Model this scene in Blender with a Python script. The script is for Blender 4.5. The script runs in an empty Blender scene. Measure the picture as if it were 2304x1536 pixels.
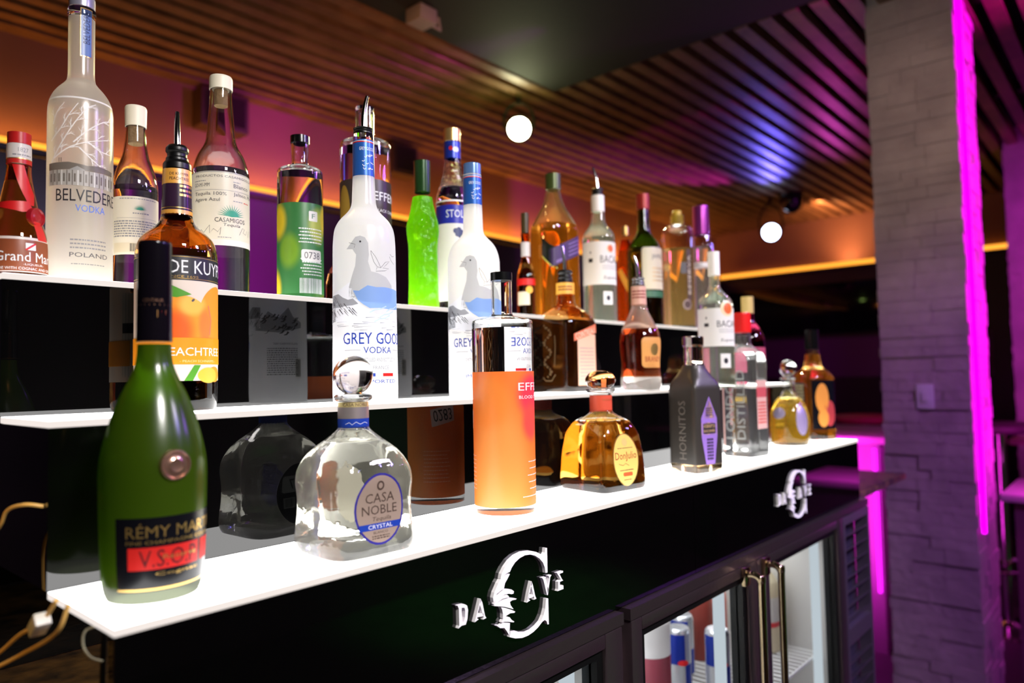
import bpy, bmesh, math, random
from mathutils import Vector, Matrix
from mathutils.geometry import tessellate_polygon

SC = bpy.context.scene
COL = SC.collection
PI = math.pi
rad = math.radians

# ------------------------------------------------------------------ camera
cam_data = bpy.data.cameras.new('camera')
cam = bpy.data.objects.new('camera', cam_data)
COL.objects.link(cam)
SC.camera = cam
cam.location = (-0.21448, -0.59184, 0.18289)
cam.rotation_euler = (1.61948, 0.01952, -0.84757)
cam_data.sensor_width = 36.0
cam_data.lens = 25.514
cam_data.clip_start = 0.02
cam_data.dof.use_dof = True
cam_data.dof.focus_distance = 0.93
cam_data.dof.aperture_fstop = 2.9

# ------------------------------------------------------------------ world and exposure
w = bpy.data.worlds.new('world')
SC.world = w
w.use_nodes = True
w.node_tree.nodes['Background'].inputs[0].default_value = (0.030, 0.012, 0.030, 1)
w.node_tree.nodes['Background'].inputs[1].default_value = 0.25
SC.view_settings.view_transform = 'Standard'
SC.view_settings.look = 'None'
SC.view_settings.exposure = 0.0
SC.view_settings.gamma = 1.0
SC.view_settings.use_curve_mapping = False
cy = SC.cycles
cy.max_bounces = 20
cy.diffuse_bounces = 5
cy.glossy_bounces = 8
cy.transmission_bounces = 18
cy.transparent_max_bounces = 12
cy.sample_clamp_indirect = 5.0
cy.blur_glossy = 0.6
cy.use_denoising = True

# ------------------------------------------------------------------ the room's lights and added fill
def light(name, kind, loc, energy, color, target=None, size=0.1, size_y=None, spot=60, blend=0.5, spread=None):
    d = bpy.data.lights.new(name, kind)
    d.energy = energy
    d.color = color
    if kind == 'AREA':
        d.size = size
        if size_y:
            d.shape = 'RECTANGLE'
            d.size_y = size_y
        if spread:
            d.spread = rad(spread)
    else:
        d.shadow_soft_size = size
    if kind == 'SPOT':
        d.spot_size = rad(spot)
        d.spot_blend = blend
    o = bpy.data.objects.new(name, d)
    COL.objects.link(o)
    o.location = loc
    if target is not None:
        o.rotation_euler = (Vector(target) - Vector(loc)).to_track_quat('-Z', 'Y').to_euler()
    return o

# added front fill, unseen above the bartender's aisle, aimed at the liquor shelf
light('front_fill', 'AREA', (0.1, -1.5, 1.35), 11, (1, .95, .92), (0.5, 0.15, 0.05), .35, .25, spread=75)
light('front_fill', 'AREA', (1.5, -1.5, 1.35), 8, (.95, .84, 1), (1.3, 0.15, 0.05), .35, .25, spread=75)
# unseen coloured lamps for the bottle rims and wall patch; ambers are added fill
light('violet_par', 'SPOT', (3.2, -1.3, 1.42), 40, (.36, .08, 1), (1.2, 0.2, 0.15), .05, spot=60)
light('blue_par', 'SPOT', (1.9, -1.9, 1.42), 30, (.16, .12, 1), (0.5, 0.2, 0.1), .05, spot=60)
light('magenta_par', 'SPOT', (1.9, 1.05, 1.46), 48, (.75, .04, .9), (1.75, 2.5, 1.25), .05, spot=50, blend=1)
light('amber_fill', 'SPOT', (0.35, 1.0, 1.46), 12, (1, .42, .10), (0.35, 0.35, 0.25), .05, spot=75, blend=.8)
light('amber_fill', 'SPOT', (1.6, 1.0, 1.46), 16, (1, .50, .14), (1.3, 0.35, 0.25), .05, spot=75, blend=.8)
light('amber_fill', 'SPOT', (-.6, 1.1, 1.2), 15, (1, .30, .05), (1.2, 1.7, 1.5), .05, spot=80, blend=1)  # added in mid-air to warm the slats and back wall
light('amber_fill', 'SPOT', (1.2, .6, .9), 16, (1, .36, .10), (1.9, 2.0, 1.5), .05, spot=70, blend=1)
for x, y, e, c in ((.2, -2.2, 3, (.5, .3, 1)), (1.0, -2.4, 3, (.3, .3, 1)), (2.2, -2.3, 4, (.8, .3, 1)), (2.9, -1.8, 4, (.3, .25, 1)), (2.6, .6, 4, (1, .7, .3)), (3.4, .2, 4, (.7, .4, 1)), (.6, 1.2, 3, (1, .75, .3))):
    light('glint_spot', 'SPOT', (x, y, 1.43), e, c, (.7, .2, .15), .035, spot=70, blend=.3)  # added unseen spots, only for small highlights on the glass
light('louvre_fill', 'SPOT', (2.9, -1.7, 1.42), 110, (.22, .06, 1), (1.75, 0, -.45), .05, spot=30, blend=.8)  # added unseen lamp, brightens the louvres violet blue
light('green_wash', 'SPOT', (2.3, -2.2, 1.3), 230, (.08, 1, .10), (2.8, -2.25, -1.07), .1, spot=52, blend=1)  # added unseen lamp, tints the floor for a green reflection in the fascia

# ------------------------------------------------------------------ materials
MATS = {}
def mat(name, base=(.8, .8, .8), rough=.5, metal=0., trans=0., ior=1.45, emit=None, strength=0., spec=.5,
        coat=0., bump=None, vary=None):
    """Principled material; bump = (scale, strength), vary = (scale, second colour)"""
    if name in MATS:
        return MATS[name]
    m = bpy.data.materials.new(name)
    m.use_nodes = True
    nt = m.node_tree
    b = nt.nodes['Principled BSDF']
    b.inputs['Base Color'].default_value = (*base, 1)
    b.inputs['Roughness'].default_value = rough
    b.inputs['Metallic'].default_value = metal
    b.inputs['Transmission Weight'].default_value = trans
    b.inputs['IOR'].default_value = ior
    b.inputs['Specular IOR Level'].default_value = spec
    b.inputs['Coat Weight'].default_value = coat
    if emit:
        b.inputs['Emission Color'].default_value = (*emit, 1)
        b.inputs['Emission Strength'].default_value = strength
    if bump or vary:
        tc = nt.nodes.new('ShaderNodeTexCoord')
    if vary:
        n = nt.nodes.new('ShaderNodeTexNoise')
        n.inputs['Scale'].default_value = vary[0]
        n.inputs['Detail'].default_value = 5
        r = nt.nodes.new('ShaderNodeValToRGB')
        r.color_ramp.elements[0].position = .35
        r.color_ramp.elements[1].position = .65
        r.color_ramp.elements[0].color = (*base, 1)
        r.color_ramp.elements[1].color = (*vary[1], 1)
        nt.links.new(tc.outputs['Object'], n.inputs['Vector'])
        nt.links.new(n.outputs['Fac'], r.inputs['Fac'])
        nt.links.new(r.outputs['Color'], b.inputs['Base Color'])
    if bump:
        n = nt.nodes.new('ShaderNodeTexNoise')
        n.inputs['Scale'].default_value = bump[0]
        n.inputs['Detail'].default_value = 4
        bp = nt.nodes.new('ShaderNodeBump')
        bp.inputs['Strength'].default_value = bump[1]
        bp.inputs['Distance'].default_value = .01
        nt.links.new(tc.outputs['Object'], n.inputs['Vector'])
        nt.links.new(n.outputs['Fac'], bp.inputs['Height'])
        nt.links.new(bp.outputs['Normal'], b.inputs['Normal'])
    MATS[name] = m
    return m

def glass(name, tint, rough=0., ior=1.45, bump=None, haze=0.):
    """clear or tinted glass; haze mixes in a little scattering (thick moulded glass, syrupy liquor)"""
    fresh = name not in MATS
    m = mat(name, tint, rough, 0, 1.0, ior, bump=bump)
    if fresh and haze:
        nt = m.node_tree
        t = nt.nodes.new('ShaderNodeBsdfTranslucent')
        t.inputs['Color'].default_value = (*tint, 1)
        mx = nt.nodes.new('ShaderNodeMixShader')
        mx.inputs[0].default_value = haze
        out = next(n for n in nt.nodes if n.type == 'OUTPUT_MATERIAL')
        nt.links.new(nt.nodes['Principled BSDF'].outputs[0], mx.inputs[1])
        nt.links.new(t.outputs[0], mx.inputs[2])
        nt.links.new(mx.outputs[0], out.inputs['Surface'])
    return m

def sheet(name, col, through=.4, gloss=.08, rough=.35, blobs=()):
    """label paper: diffuse with light passing through; blobs = soft printed spots (centre in mm, radius mm, stretch, colour)"""
    if name in MATS:
        return MATS[name]
    m = bpy.data.materials.new(name)
    m.use_nodes = True
    nt = m.node_tree
    nt.nodes.clear()
    out = nt.nodes.new('ShaderNodeOutputMaterial')
    d = nt.nodes.new('ShaderNodeBsdfDiffuse')
    t = nt.nodes.new('ShaderNodeBsdfTranslucent')
    g = nt.nodes.new('ShaderNodeBsdfGlossy')
    d.inputs['Color'].default_value = (*col, 1)
    t.inputs['Color'].default_value = (*col, 1)
    g.inputs['Roughness'].default_value = rough
    m1 = nt.nodes.new('ShaderNodeMixShader')
    m1.inputs[0].default_value = through
    m2 = nt.nodes.new('ShaderNodeMixShader')
    m2.inputs[0].default_value = gloss
    nt.links.new(d.outputs[0], m1.inputs[1])
    nt.links.new(t.outputs[0], m1.inputs[2])
    nt.links.new(m1.outputs[0], m2.inputs[1])
    nt.links.new(g.outputs[0], m2.inputs[2])
    nt.links.new(m2.outputs[0], out.inputs['Surface'])
    if blobs:
        tc = nt.nodes.new('ShaderNodeTexCoord')
        last = None
        for c, r, zs, bc in blobs:
            mp = nt.nodes.new('ShaderNodeMapping')
            mp.vector_type = 'POINT'
            k = 1000. / r
            mp.inputs['Scale'].default_value = (k, k, k / zs)
            mp.inputs['Location'].default_value = (-c[0] / r, -c[1] / r, -c[2] / r / zs)
            ln = nt.nodes.new('ShaderNodeVectorMath')
            ln.operation = 'LENGTH'
            mr = nt.nodes.new('ShaderNodeMapRange')
            mr.interpolation_type = 'SMOOTHSTEP'
            mr.inputs['From Min'].default_value = .45
            mr.inputs['From Max'].default_value = 1.0
            mr.inputs['To Min'].default_value = 1
            mr.inputs['To Max'].default_value = 0
            mx = nt.nodes.new('ShaderNodeMix')
            mx.data_type = 'RGBA'
            ci = [i for i in mx.inputs if i.type == 'RGBA']
            ci[0].default_value = (*col, 1)
            ci[1].default_value = (*bc, 1)
            nt.links.new(tc.outputs['Object'], mp.inputs['Vector'])
            nt.links.new(mp.outputs[0], ln.inputs[0])
            nt.links.new(ln.outputs['Value'], mr.inputs['Value'])
            nt.links.new(mr.outputs[0], mx.inputs[0])
            if last is not None:
                nt.links.new(last, ci[0])
            last = [q for q in mx.outputs if q.type == 'RGBA'][0]
        nt.links.new(last, d.inputs['Color'])
        nt.links.new(last, t.inputs['Color'])
    MATS[name] = m
    return m

def frosted(name, col, clear=.3, rough=.45, through=.6):
    """etched glass: part rough refraction, part scattering"""
    if name in MATS:
        return MATS[name]
    m = bpy.data.materials.new(name)
    m.use_nodes = True
    nt = m.node_tree
    nt.nodes.clear()
    out = nt.nodes.new('ShaderNodeOutputMaterial')
    d = nt.nodes.new('ShaderNodeBsdfDiffuse')
    t = nt.nodes.new('ShaderNodeBsdfTranslucent')
    g = nt.nodes.new('ShaderNodeBsdfGlass')
    d.inputs['Color'].default_value = (*col, 1)
    t.inputs['Color'].default_value = (*col, 1)
    g.inputs['Color'].default_value = (*col, 1)
    g.inputs['Roughness'].default_value = rough
    g.inputs['IOR'].default_value = 1.3
    m1 = nt.nodes.new('ShaderNodeMixShader')
    m1.inputs[0].default_value = through
    m2 = nt.nodes.new('ShaderNodeMixShader')
    m2.inputs[0].default_value = clear
    nt.links.new(d.outputs[0], m1.inputs[1])
    nt.links.new(t.outputs[0], m1.inputs[2])
    nt.links.new(m1.outputs[0], m2.inputs[1])
    nt.links.new(g.outputs[0], m2.inputs[2])
    sh = nt.nodes.new('ShaderNodeBsdfGlossy')
    sh.inputs['Roughness'].default_value = .22
    m3 = nt.nodes.new('ShaderNodeMixShader')
    m3.inputs[0].default_value = .05
    nt.links.new(m2.outputs[0], m3.inputs[1])
    nt.links.new(sh.outputs[0], m3.inputs[2])
    nt.links.new(m3.outputs[0], out.inputs['Surface'])
    MATS[name] = m
    return m

def glow(name, col, strength):
    return mat(name, (0, 0, 0), .5, emit=col, strength=strength, spec=0)

BLACK_GLOSS = mat('black_gloss_acrylic', (.001, .001, .001), .02, ior=1.60)
ACRYLIC_TOP = glow('lit_white_acrylic', (1, .985, .97), 5.0)
ACRYLIC_EDGE = glow('lit_white_acrylic_edge', (1, .90, .84), .93)
CHROME = mat('polished_steel', (.75, .74, .72), .12, 1)
STEEL = mat('brushed_stainless', (.42, .40, .40), .28, 1, bump=(120, .05))
BLACK_PLASTIC = mat('black_plastic', (.003, .003, .003), .2)
BLACK_RUBBER = mat('black_rubber', (.003, .003, .003), .35)
WHITE_INK = sheet('white_ink', (.85, .85, .85), .2, .04)
BLACK_INK = sheet('black_ink', (.015, .015, .02), .1, .08)
GREY_INK = sheet('grey_ink', (.30, .30, .32), .3, .05)
DARKGREY_INK = sheet('dark_grey_ink', (.10, .10, .11), .3, .05)
BLUE_INK = sheet('blue_ink', (.010, .045, .36), .2, .06)
SKY_INK = sheet('sky_blue_ink', (.25, .45, .85), .3, .05)
GOLD_INK = mat('gold_foil_ink', (.80, .52, .16), .3, .9)
RED_INK = sheet('red_ink', (.62, .015, .012), .2, .06)
WHITE_PAPER = sheet('white_paper', (.82, .80, .76), .35, .04)
CREAM_PAPER = sheet('cream_paper', (.78, .70, .52), .3, .04)
CLEAR = glass('clear_glass', (.97, .99, .97))
CLEAR_LIQUID = glass('clear_spirit', (.985, .99, .98), 0, 1.42)
CORK = mat('cork', (.55, .36, .18), .8, bump=(200, .4))

# ------------------------------------------------------------------ helpers
def tag(o, label=None, cat=None, group=None, kind=None):
    if label: o['label'] = label
    if cat: o['category'] = cat
    if group: o['group'] = group
    if kind: o['kind'] = kind
    return o

def empty(name, loc, rz=0.):
    o = bpy.data.objects.new(name, None)
    COL.objects.link(o)
    o.empty_display_size = .03
    o.location = loc
    o.rotation_euler = (0, 0, rz)
    return o

def link_mesh(name, me, mats, parent=None, smooth=None):
    o = bpy.data.objects.new(name, me)
    COL.objects.link(o)
    for m in (mats if isinstance(mats, (list, tuple)) else [mats]):
        me.materials.append(m)
    if smooth is not None:
        for p in me.polygons:
            p.use_smooth = True
        if smooth > 0:
            me.set_sharp_from_angle(angle=rad(smooth))
    if parent is not None:
        o.parent = parent
    return o

def from_bm(name, bm, mats, parent=None, smooth=None):
    me = bpy.data.meshes.new(name)
    bm.to_mesh(me)
    bm.free()
    return link_mesh(name, me, mats, parent, smooth)

def add_box(bm, lo, hi, bev=0., mi=0):
    r = bmesh.ops.create_cube(bm, size=1)
    vs = r['verts']
    for v in vs:
        v.co = Vector([lo[i] + (hi[i] - lo[i]) * (v.co[i] + .5) for i in range(3)])
    fs = set(f for v in vs for f in v.link_faces)
    if bev > 0:
        es = set(e for v in vs for e in v.link_edges)
        r2 = bmesh.ops.bevel(bm, geom=list(es), offset=bev, segments=2, affect='EDGES', profile=.6)
        fs = set(r2['faces']) | set(f for f in fs if f.is_valid)
    for f in fs:
        f.material_index = mi
    return vs

def box(name, lo, hi, m, parent=None, bev=0.):
    bm = bmesh.new()
    add_box(bm, lo, hi, bev)
    return from_bm(name, bm, m, parent, 35 if bev else None)

def add_tube(bm, pts, radii, seg=12, cap=True, mi=0):
    pts = [Vector(p) for p in pts]
    if not isinstance(radii, (list, tuple)):
        radii = [radii] * len(pts)
    prev = None
    up = None
    rings = []
    for i, p in enumerate(pts):
        d = (pts[min(i + 1, len(pts) - 1)] - pts[max(i - 1, 0)]).normalized()
        if up is None:
            a = Vector((0, 0, 1)) if abs(d.z) < .9 else Vector((1, 0, 0))
            up = d.cross(a).normalized()
        up = (up - d * up.dot(d)).normalized()
        s = d.cross(up)
        rings.append([bm.verts.new(p + (up * math.cos(2 * PI * k / seg) + s * math.sin(2 * PI * k / seg)) * radii[i]) for k in range(seg)])
    for a, b in zip(rings, rings[1:]):
        for k in range(seg):
            f = bm.faces.new((a[k], a[(k + 1) % seg], b[(k + 1) % seg], b[k]))
            f.material_index = mi
    if cap:
        for r, fl in ((rings[0], True), (rings[-1], False)):
            f = bm.faces.new(r[::-1] if fl else r)
            f.material_index = mi

def tube(name, pts, radii, m, parent=None, seg=12):
    bm = bmesh.new()
    add_tube(bm, pts, radii, seg)
    return from_bm(name, bm, m, parent, 40)

def bezier(pts, n=10):
    """Catmull-Rom through points"""
    P = [Vector(p) for p in pts]
    P = [P[0] * 2 - P[1]] + P + [P[-1] * 2 - P[-2]]
    out = []
    for i in range(1, len(P) - 2):
        for k in range(n):
            t = k / n
            a, b, c, d = P[i - 1], P[i], P[i + 1], P[i + 2]
            out.append(.5 * ((2 * b) + (c - a) * t + (2 * a - 5 * b + 4 * c - d) * t * t + (3 * b - a - 3 * c + d) * t ** 3))
    out.append(P[-2])
    return out

# ------------------------------------------------------------------ bottles: lofted profiles
def round_profile(prof, cut, it=3):
    """corner-cut a list of (r, z) so that joints are soft"""
    pts = [(float(a), float(b)) for a, b in prof]
    for k in range(it):
        c = cut / (2 ** k)
        out = [pts[0]]
        for i in range(1, len(pts) - 1):
            p0, p, p1 = pts[i - 1], pts[i], pts[i + 1]
            for q in (p0, p1):
                L = math.hypot(q[0] - p[0], q[1] - p[1])
                t = min(.3, c / L) if L > 1e-6 else 0
                out.append((p[0] + (q[0] - p[0]) * t, p[1] + (q[1] - p[1]) * t))
        out.append(pts[-1])
        pts = out
    return pts

class Shape:
    """surface of a bottle in millimetres: profile top to bottom + superellipse section"""
    def __init__(self, prof, cut=3., sect=None, rot=0., aspect=1., seg=64):
        self.prof = round_profile(prof, cut) if cut else [tuple(p) for p in prof]
        self.sect = sect          # list of (z, n), top to bottom; None = circle
        self.rot = rot            # degrees: azimuth of the label face
        self.aspect = aspect
        self.seg = seg
    def r(self, z):
        P = self.prof
        if z >= P[0][1]: return P[0][0]
        for (r0, z0), (r1, z1) in zip(P, P[1:]):
            if z0 >= z >= z1 and z0 > z1:
                return r0 + (r1 - r0) * (z0 - z) / (z0 - z1)
        return P[-1][0]
    def n(self, z):
        S = self.sect
        if z >= S[0][0]: return S[0][1]
        for (z0, n0), (z1, n1) in zip(S, S[1:]):
            if z0 >= z >= z1:
                return n0 + (n1 - n0) * (z0 - z) / (z0 - z1)
        return S[-1][1]
    def ring(self, r, z, off=0.):
        out = []
        n = self.n(z) if self.sect else 2.
        for k in range(self.seg):
            t = 2 * PI * k / self.seg
            if self.sect and n > 2.02:
                # spread the angles so that corners get vertices
                c, s = math.cos(t), math.sin(t)
                q = (abs(c) ** n + abs(s) ** n) ** (-1 / n)
                x, y = c * q * r, s * q * r * self.aspect
            else:
                x, y = r * math.cos(t), r * math.sin(t) * (self.aspect if self.sect else 1)
            a = rad(self.rot)
            out.append((x * math.cos(a) - y * math.sin(a), x * math.sin(a) + y * math.cos(a), z))
        return out
    def at(self, deg, z, off=0.):
        """point on the surface; deg is measured from the label face"""
        r = self.r(z) + off
        a = rad(self.rot + deg)
        return (r * math.cos(a), r * math.sin(a), z)
    def face(self, u, z, off=0.):
        """point on the flat label face of a square bottle"""
        r = self.r(z) + off
        n = self.n(z)
        uu = min(abs(u) / max(r * self.aspect, 1e-6), .999)
        d = r * (1 - uu ** n) ** (1 / n)
        a = rad(self.rot)
        return (d * math.cos(a) - u * math.sin(a), d * math.sin(a) + u * math.cos(a), z)

def loft(bm, rings, mi=0, flip=False, bottom=None, top=None):
    vr = [[bm.verts.new(Vector(p) * .001) for p in R] for R in rings]
    n = len(vr[0])
    for a, b in zip(vr, vr[1:]):
        for k in range(n):
            q = (a[k], b[k], b[(k + 1) % n], a[(k + 1) % n])
            f = bm.faces.new(q[::-1] if flip else q)
            f.material_index = mi
    if top is not None:
        f = bm.faces.new(vr[0] if top > 0 else vr[0][::-1])
        f.material_index = mi
    if bottom is not None:
        f = bm.faces.new(vr[-1][::-1] if bottom > 0 else vr[-1])
        f.material_index = mi
    return vr

def solid(name, sh, z1, z0, m, parent, smooth=50, cut=None):
    """closed solid between heights z1 (top) and z0 (bottom) of a shape"""
    P = [(sh.r(z1), z1)] + [p for p in sh.prof if z0 < p[1] < z1] + [(sh.r(z0), z0)]
    bm = bmesh.new()
    loft(bm, [sh.ring(r, z) for r, z in P], bottom=1, top=1)
    return from_bm(name, bm, m, parent, smooth)

def glass_body(sh, fill, gm, lm, parent, wall=2.5, base=9., names=('glass', 'liquid')):
    """upper hollow glass + solid liquid column + clear base (all one optical solid)"""
    P = sh.prof
    top, bot = P[0][1], P[-1][1]
    up = [p for p in P if p[1] > fill] + [(sh.r(fill), fill)]
    inner = [(max(r - wall, 1.5), z) for r, z in up]
    bm = bmesh.new()
    loft(bm, [sh.ring(r, z) for r, z in up])
    loft(bm, [sh.ring(r, z) for r, z in inner], flip=True)
    r0, r1 = [sh.ring(*up[0]), sh.ring(*inner[0])]
    loft(bm, [r1, r0])
    o1 = from_bm(names[0], bm, gm, parent, 50)
    bm = bmesh.new()
    zb = bot + base
    low = [(sh.r(zb), zb)] + [p for p in P if bot < p[1] < zb]
    last = P[-1]
    loft(bm, [sh.ring(r, z) for r, z in low] + [sh.ring(last[0], last[1]), sh.ring(last[0] * .86, last[1] + .6), sh.ring(last[0] * .5, last[1] + 2.5)], bottom=1)
    from_bm('glass_base', bm, gm, parent, 50)
    mid = [(sh.r(fill), fill)] + [p for p in P if zb < p[1] < fill] + [(sh.r(zb), zb)]
    bm = bmesh.new()
    loft(bm, [sh.ring(max(sh.r(fill) - wall, 1.5), fill)] * 1 + [sh.ring(max(sh.r(fill) - wall, 1.5) * .6, fill)], flip=True, bottom=-1)
    loft(bm, [sh.ring(r, z) for r, z in mid])
    o2 = from_bm(names[1], bm, lm, parent, 50)
    return o1, o2

# ------------------------------------------------------------------ printing on surfaces
FONT_CACHE = {}
def text_polys(s):
    if s not in FONT_CACHE:
        cu = bpy.data.curves.new('t', 'FONT')
        cu.body = s
        cu.resolution_u = 2
        o = bpy.data.objects.new('t', cu)
        me = o.to_mesh()
        V = [(v.co.x, v.co.y) for v in me.vertices]
        F = [tuple(p.vertices) for p in me.polygons]
        o.to_mesh_clear()
        bpy.data.objects.remove(o)
        bpy.data.curves.remove(cu)
        x0 = min(v[0] for v in V); x1 = max(v[0] for v in V)
        y0 = min(v[1] for v in V); y1 = max(v[1] for v in V)
        V = [((x - x0) / (x1 - x0) - .5, (y - y0) / (y1 - y0) - .5) for x, y in V]
        FONT_CACHE[s] = (V, F, (x1 - x0) / (y1 - y0))
    return FONT_CACHE[s]

class Print:
    """collects flat artwork and wraps it on a surface map(u, v, off) -> mm point; uscale turns u into mm"""
    def __init__(self, fmap, uscale=1., off=.15, layer=.12):
        self.fmap, self.us, self.off, self.layer = fmap, uscale, off, layer
        self.items = []
        self.mats = []
    def mi(self, m):
        if m not in self.mats:
            self.mats.append(m)
        return self.mats.index(m)
    def add(self, V, F, m, lay):
        self.items.append((V, F, self.mi(m), lay))
    def poly(self, pts, m, lay=1):
        T = tessellate_polygon([[Vector((p[0] * self.us, p[1], 0)) for p in pts]])
        self.add(list(pts), [tuple(t) for t in T], m, lay)
    def rect(self, u0, u1, v0, v1, m, lay=0, r=0.):
        if r:
            ru = r / self.us
            pts = []
            for cx, cy_, a0 in ((u1 - ru, v1 - r, 0), (u0 + ru, v1 - r, 90), (u0 + ru, v0 + r, 180), (u1 - ru, v0 + r, 270)):
                for k in range(6):
                    a = rad(a0 + k * 18)
                    pts.append((cx + ru * math.cos(a), cy_ + r * math.sin(a)))
            self.poly(pts, m, lay)
        else:
            n = max(1, int(abs(u1 - u0) * self.us / 4))
            k = max(1, int(abs(v1 - v0) / 6))
            V = [(u0 + (u1 - u0) * i / n, v0 + (v1 - v0) * j / k) for j in range(k + 1) for i in range(n + 1)]
            F = [(j * (n + 1) + i, j * (n + 1) + i + 1, (j + 1) * (n + 1) + i + 1, (j + 1) * (n + 1) + i) for j in range(k) for i in range(n)]
            self.add(V, F, m, lay)
    def ell(self, u, v, a, b, m, lay=1, n=28, rot=0):
        c, s = math.cos(rad(rot)), math.sin(rad(rot))
        self.poly([(u + (a * math.cos(2 * PI * k / n) * c - b * math.sin(2 * PI * k / n) * s) / self.us,
                    v + a * math.cos(2 * PI * k / n) * s + b * math.sin(2 * PI * k / n) * c) for k in range(n)], m, lay)
    def stroke(self, pts, wd, m, lay=2, taper=1.):
        P = [Vector((p[0] * self.us, p[1])) for p in pts]
        L, R = [], []
        for i, p in enumerate(P):
            d = (P[min(i + 1, len(P) - 1)] - P[max(i - 1, 0)])
            d = d.normalized() if d.length > 0 else Vector((1, 0))
            n = Vector((-d.y, d.x)) * wd * .5 * (1 + (taper - 1) * i / max(1, len(P) - 1))
            L.append(p + n); R.append(p - n)
        V = [(q.x / self.us, q.y) for q in L + R]
        k = len(P)
        self.add(V, [(i, i + k, i + k + 1, i + 1)[::1] for i in range(k - 1)], m, lay)
    def text(self, s, u0, u1, v0, v1, m, lay=2, rot=0, skew=0., slant=0.):
        """fit the string into a box; rot turns it about the box centre"""
        V, F, asp = text_polys(s)
        cu, cv = (u0 + u1) / 2, (v0 + v1) / 2
        W, Hh = (u1 - u0) * self.us, v1 - v0
        if rot in (90, -90):
            W, Hh = Hh, W
        c, sn = math.cos(rad(rot)), math.sin(rad(rot))
        out = []
        for x, y in V:
            x, y = x * W + y * Hh * slant, y * Hh
            y += skew * x
            out.append((cu + (x * c - y * sn) / self.us, cv + x * sn + y * c))
        self.add(out, F, m, lay)
    def lines(self, u0, u1, v0, v1, n, m, lay=2, seed=1, fill=.5):
        """a paragraph too small to read"""
        rnd = random.Random(seed)
        h = (v1 - v0) / n
        for i in range(n):
            v = v1 - h * (i + 1)
            u = u0
            while u < u1:
                wd = rnd.uniform(1.2, 4.) / self.us
                self.rect(u, min(u + wd, u1), v + h * (1 - fill) / 2, v + h * (1 + fill) / 2, m, lay)
                u += wd + .8 / self.us
    def bars(self, u0, u1, v0, v1, m, lay=2, seed=1):
        rnd = random.Random(seed)
        u = u0
        while u < u1:
            wd = rnd.uniform(.3, .9) / self.us
            self.rect(u, min(u + wd, u1), v0, v1, m, lay)
            u += wd + rnd.uniform(.3, .9) / self.us
    def build(self, name, parent, clip=None):
        bm = bmesh.new()
        for V, F, mi, lay in self.items:
            tb = bmesh.new()
            vs = [tb.verts.new((u * self.us, v, 0)) for u, v in V]
            for f in F:
                try:
                    tb.faces.new([vs[i] for i in f])
                except ValueError:
                    pass
            for _ in range(5):
                es = [e for e in tb.edges if abs(e.verts[0].co.x - e.verts[1].co.x) > 4.5 or abs(e.verts[0].co.y - e.verts[1].co.y) > 9]
                if not es:
                    break
                bmesh.ops.subdivide_edges(tb, edges=es, cuts=1)
                bmesh.ops.triangulate(tb, faces=[f for f in tb.faces if len(f.verts) > 4])
            for f in tb.faces:
                if f.normal.z < 0:
                    f.normal_flip()
            mp = {}
            for v in tb.verts:
                q = self.fmap(v.co.x / self.us, v.co.y, self.off + lay * self.layer)
                mp[v] = bm.verts.new(Vector(q) * .001)
            for f in tb.faces:
                try:
                    nf = bm.faces.new([mp[v] for v in f.verts])
                    nf.material_index = mi
                except ValueError:
                    pass
            tb.free()
        o = from_bm(name, bm, self.mats, parent, 60)
        return o

def wrap(sh, z, back=0.):
    """printing wrapped around a round bottle; u in degrees from the label face"""
    return Print(lambda u, v, o: sh.at(u + back, v, o), rad(1) * sh.r(z))

def flat(sh):
    return Print(lambda u, v, o: sh.face(u, v, o), 1.)

def curved_spout(parent, z0, h, lean, r0=4., r1=2.6, az=0., m=None):
    c, s = math.cos(rad(az)), math.sin(rad(az))
    pts = bezier([(0, 0, z0 * .001), (lean * .12 * c * .001, lean * .12 * s * .001, (z0 + h * .4) * .001),
                  (lean * .45 * c * .001, lean * .45 * s * .001, (z0 + h * .72) * .001), (lean * c * .001, lean * s * .001, (z0 + h) * .001)], 6)
    n = len(pts)
    return tube('spout', pts, [(r0 + (r1 - r0) * i / (n - 1)) * .001 for i in range(n)], m or CHROME, parent, 14)

def bottle(name, label, cat, X, Y, Z, group=None):
    return tag(empty(name, (X, Y, Z)), label, cat, group)

# ------------------------------------------------------------------ the room (z = 0 is the top of the lower lit shelf)
FLOOR = -1.07
CEIL = 1.50
def structure(o):
    o['kind'] = 'structure'
    return o

WALL_PAINT = mat('terracotta_wall_paint', (.24, .11, .075), .7, bump=(60, .08), vary=(3, (.21, .095, .065)))
DARK_WALL = mat('dark_plum_panelling', (.020, .012, .022), .35, vary=(2.5, (.03, .016, .030)))
WOOD = mat('walnut_slats', (.22, .115, .06), .45, vary=(9, (.13, .065, .035)), bump=(30, .1))
DARK_CEIL = mat('dark_ceiling_paint', (.011, .012, .009), .75, bump=(40, .1))
FLOOR_TILE = mat('dark_floor', (.11, .09, .10), .5, vary=(6, (.08, .065, .075)))

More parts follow.
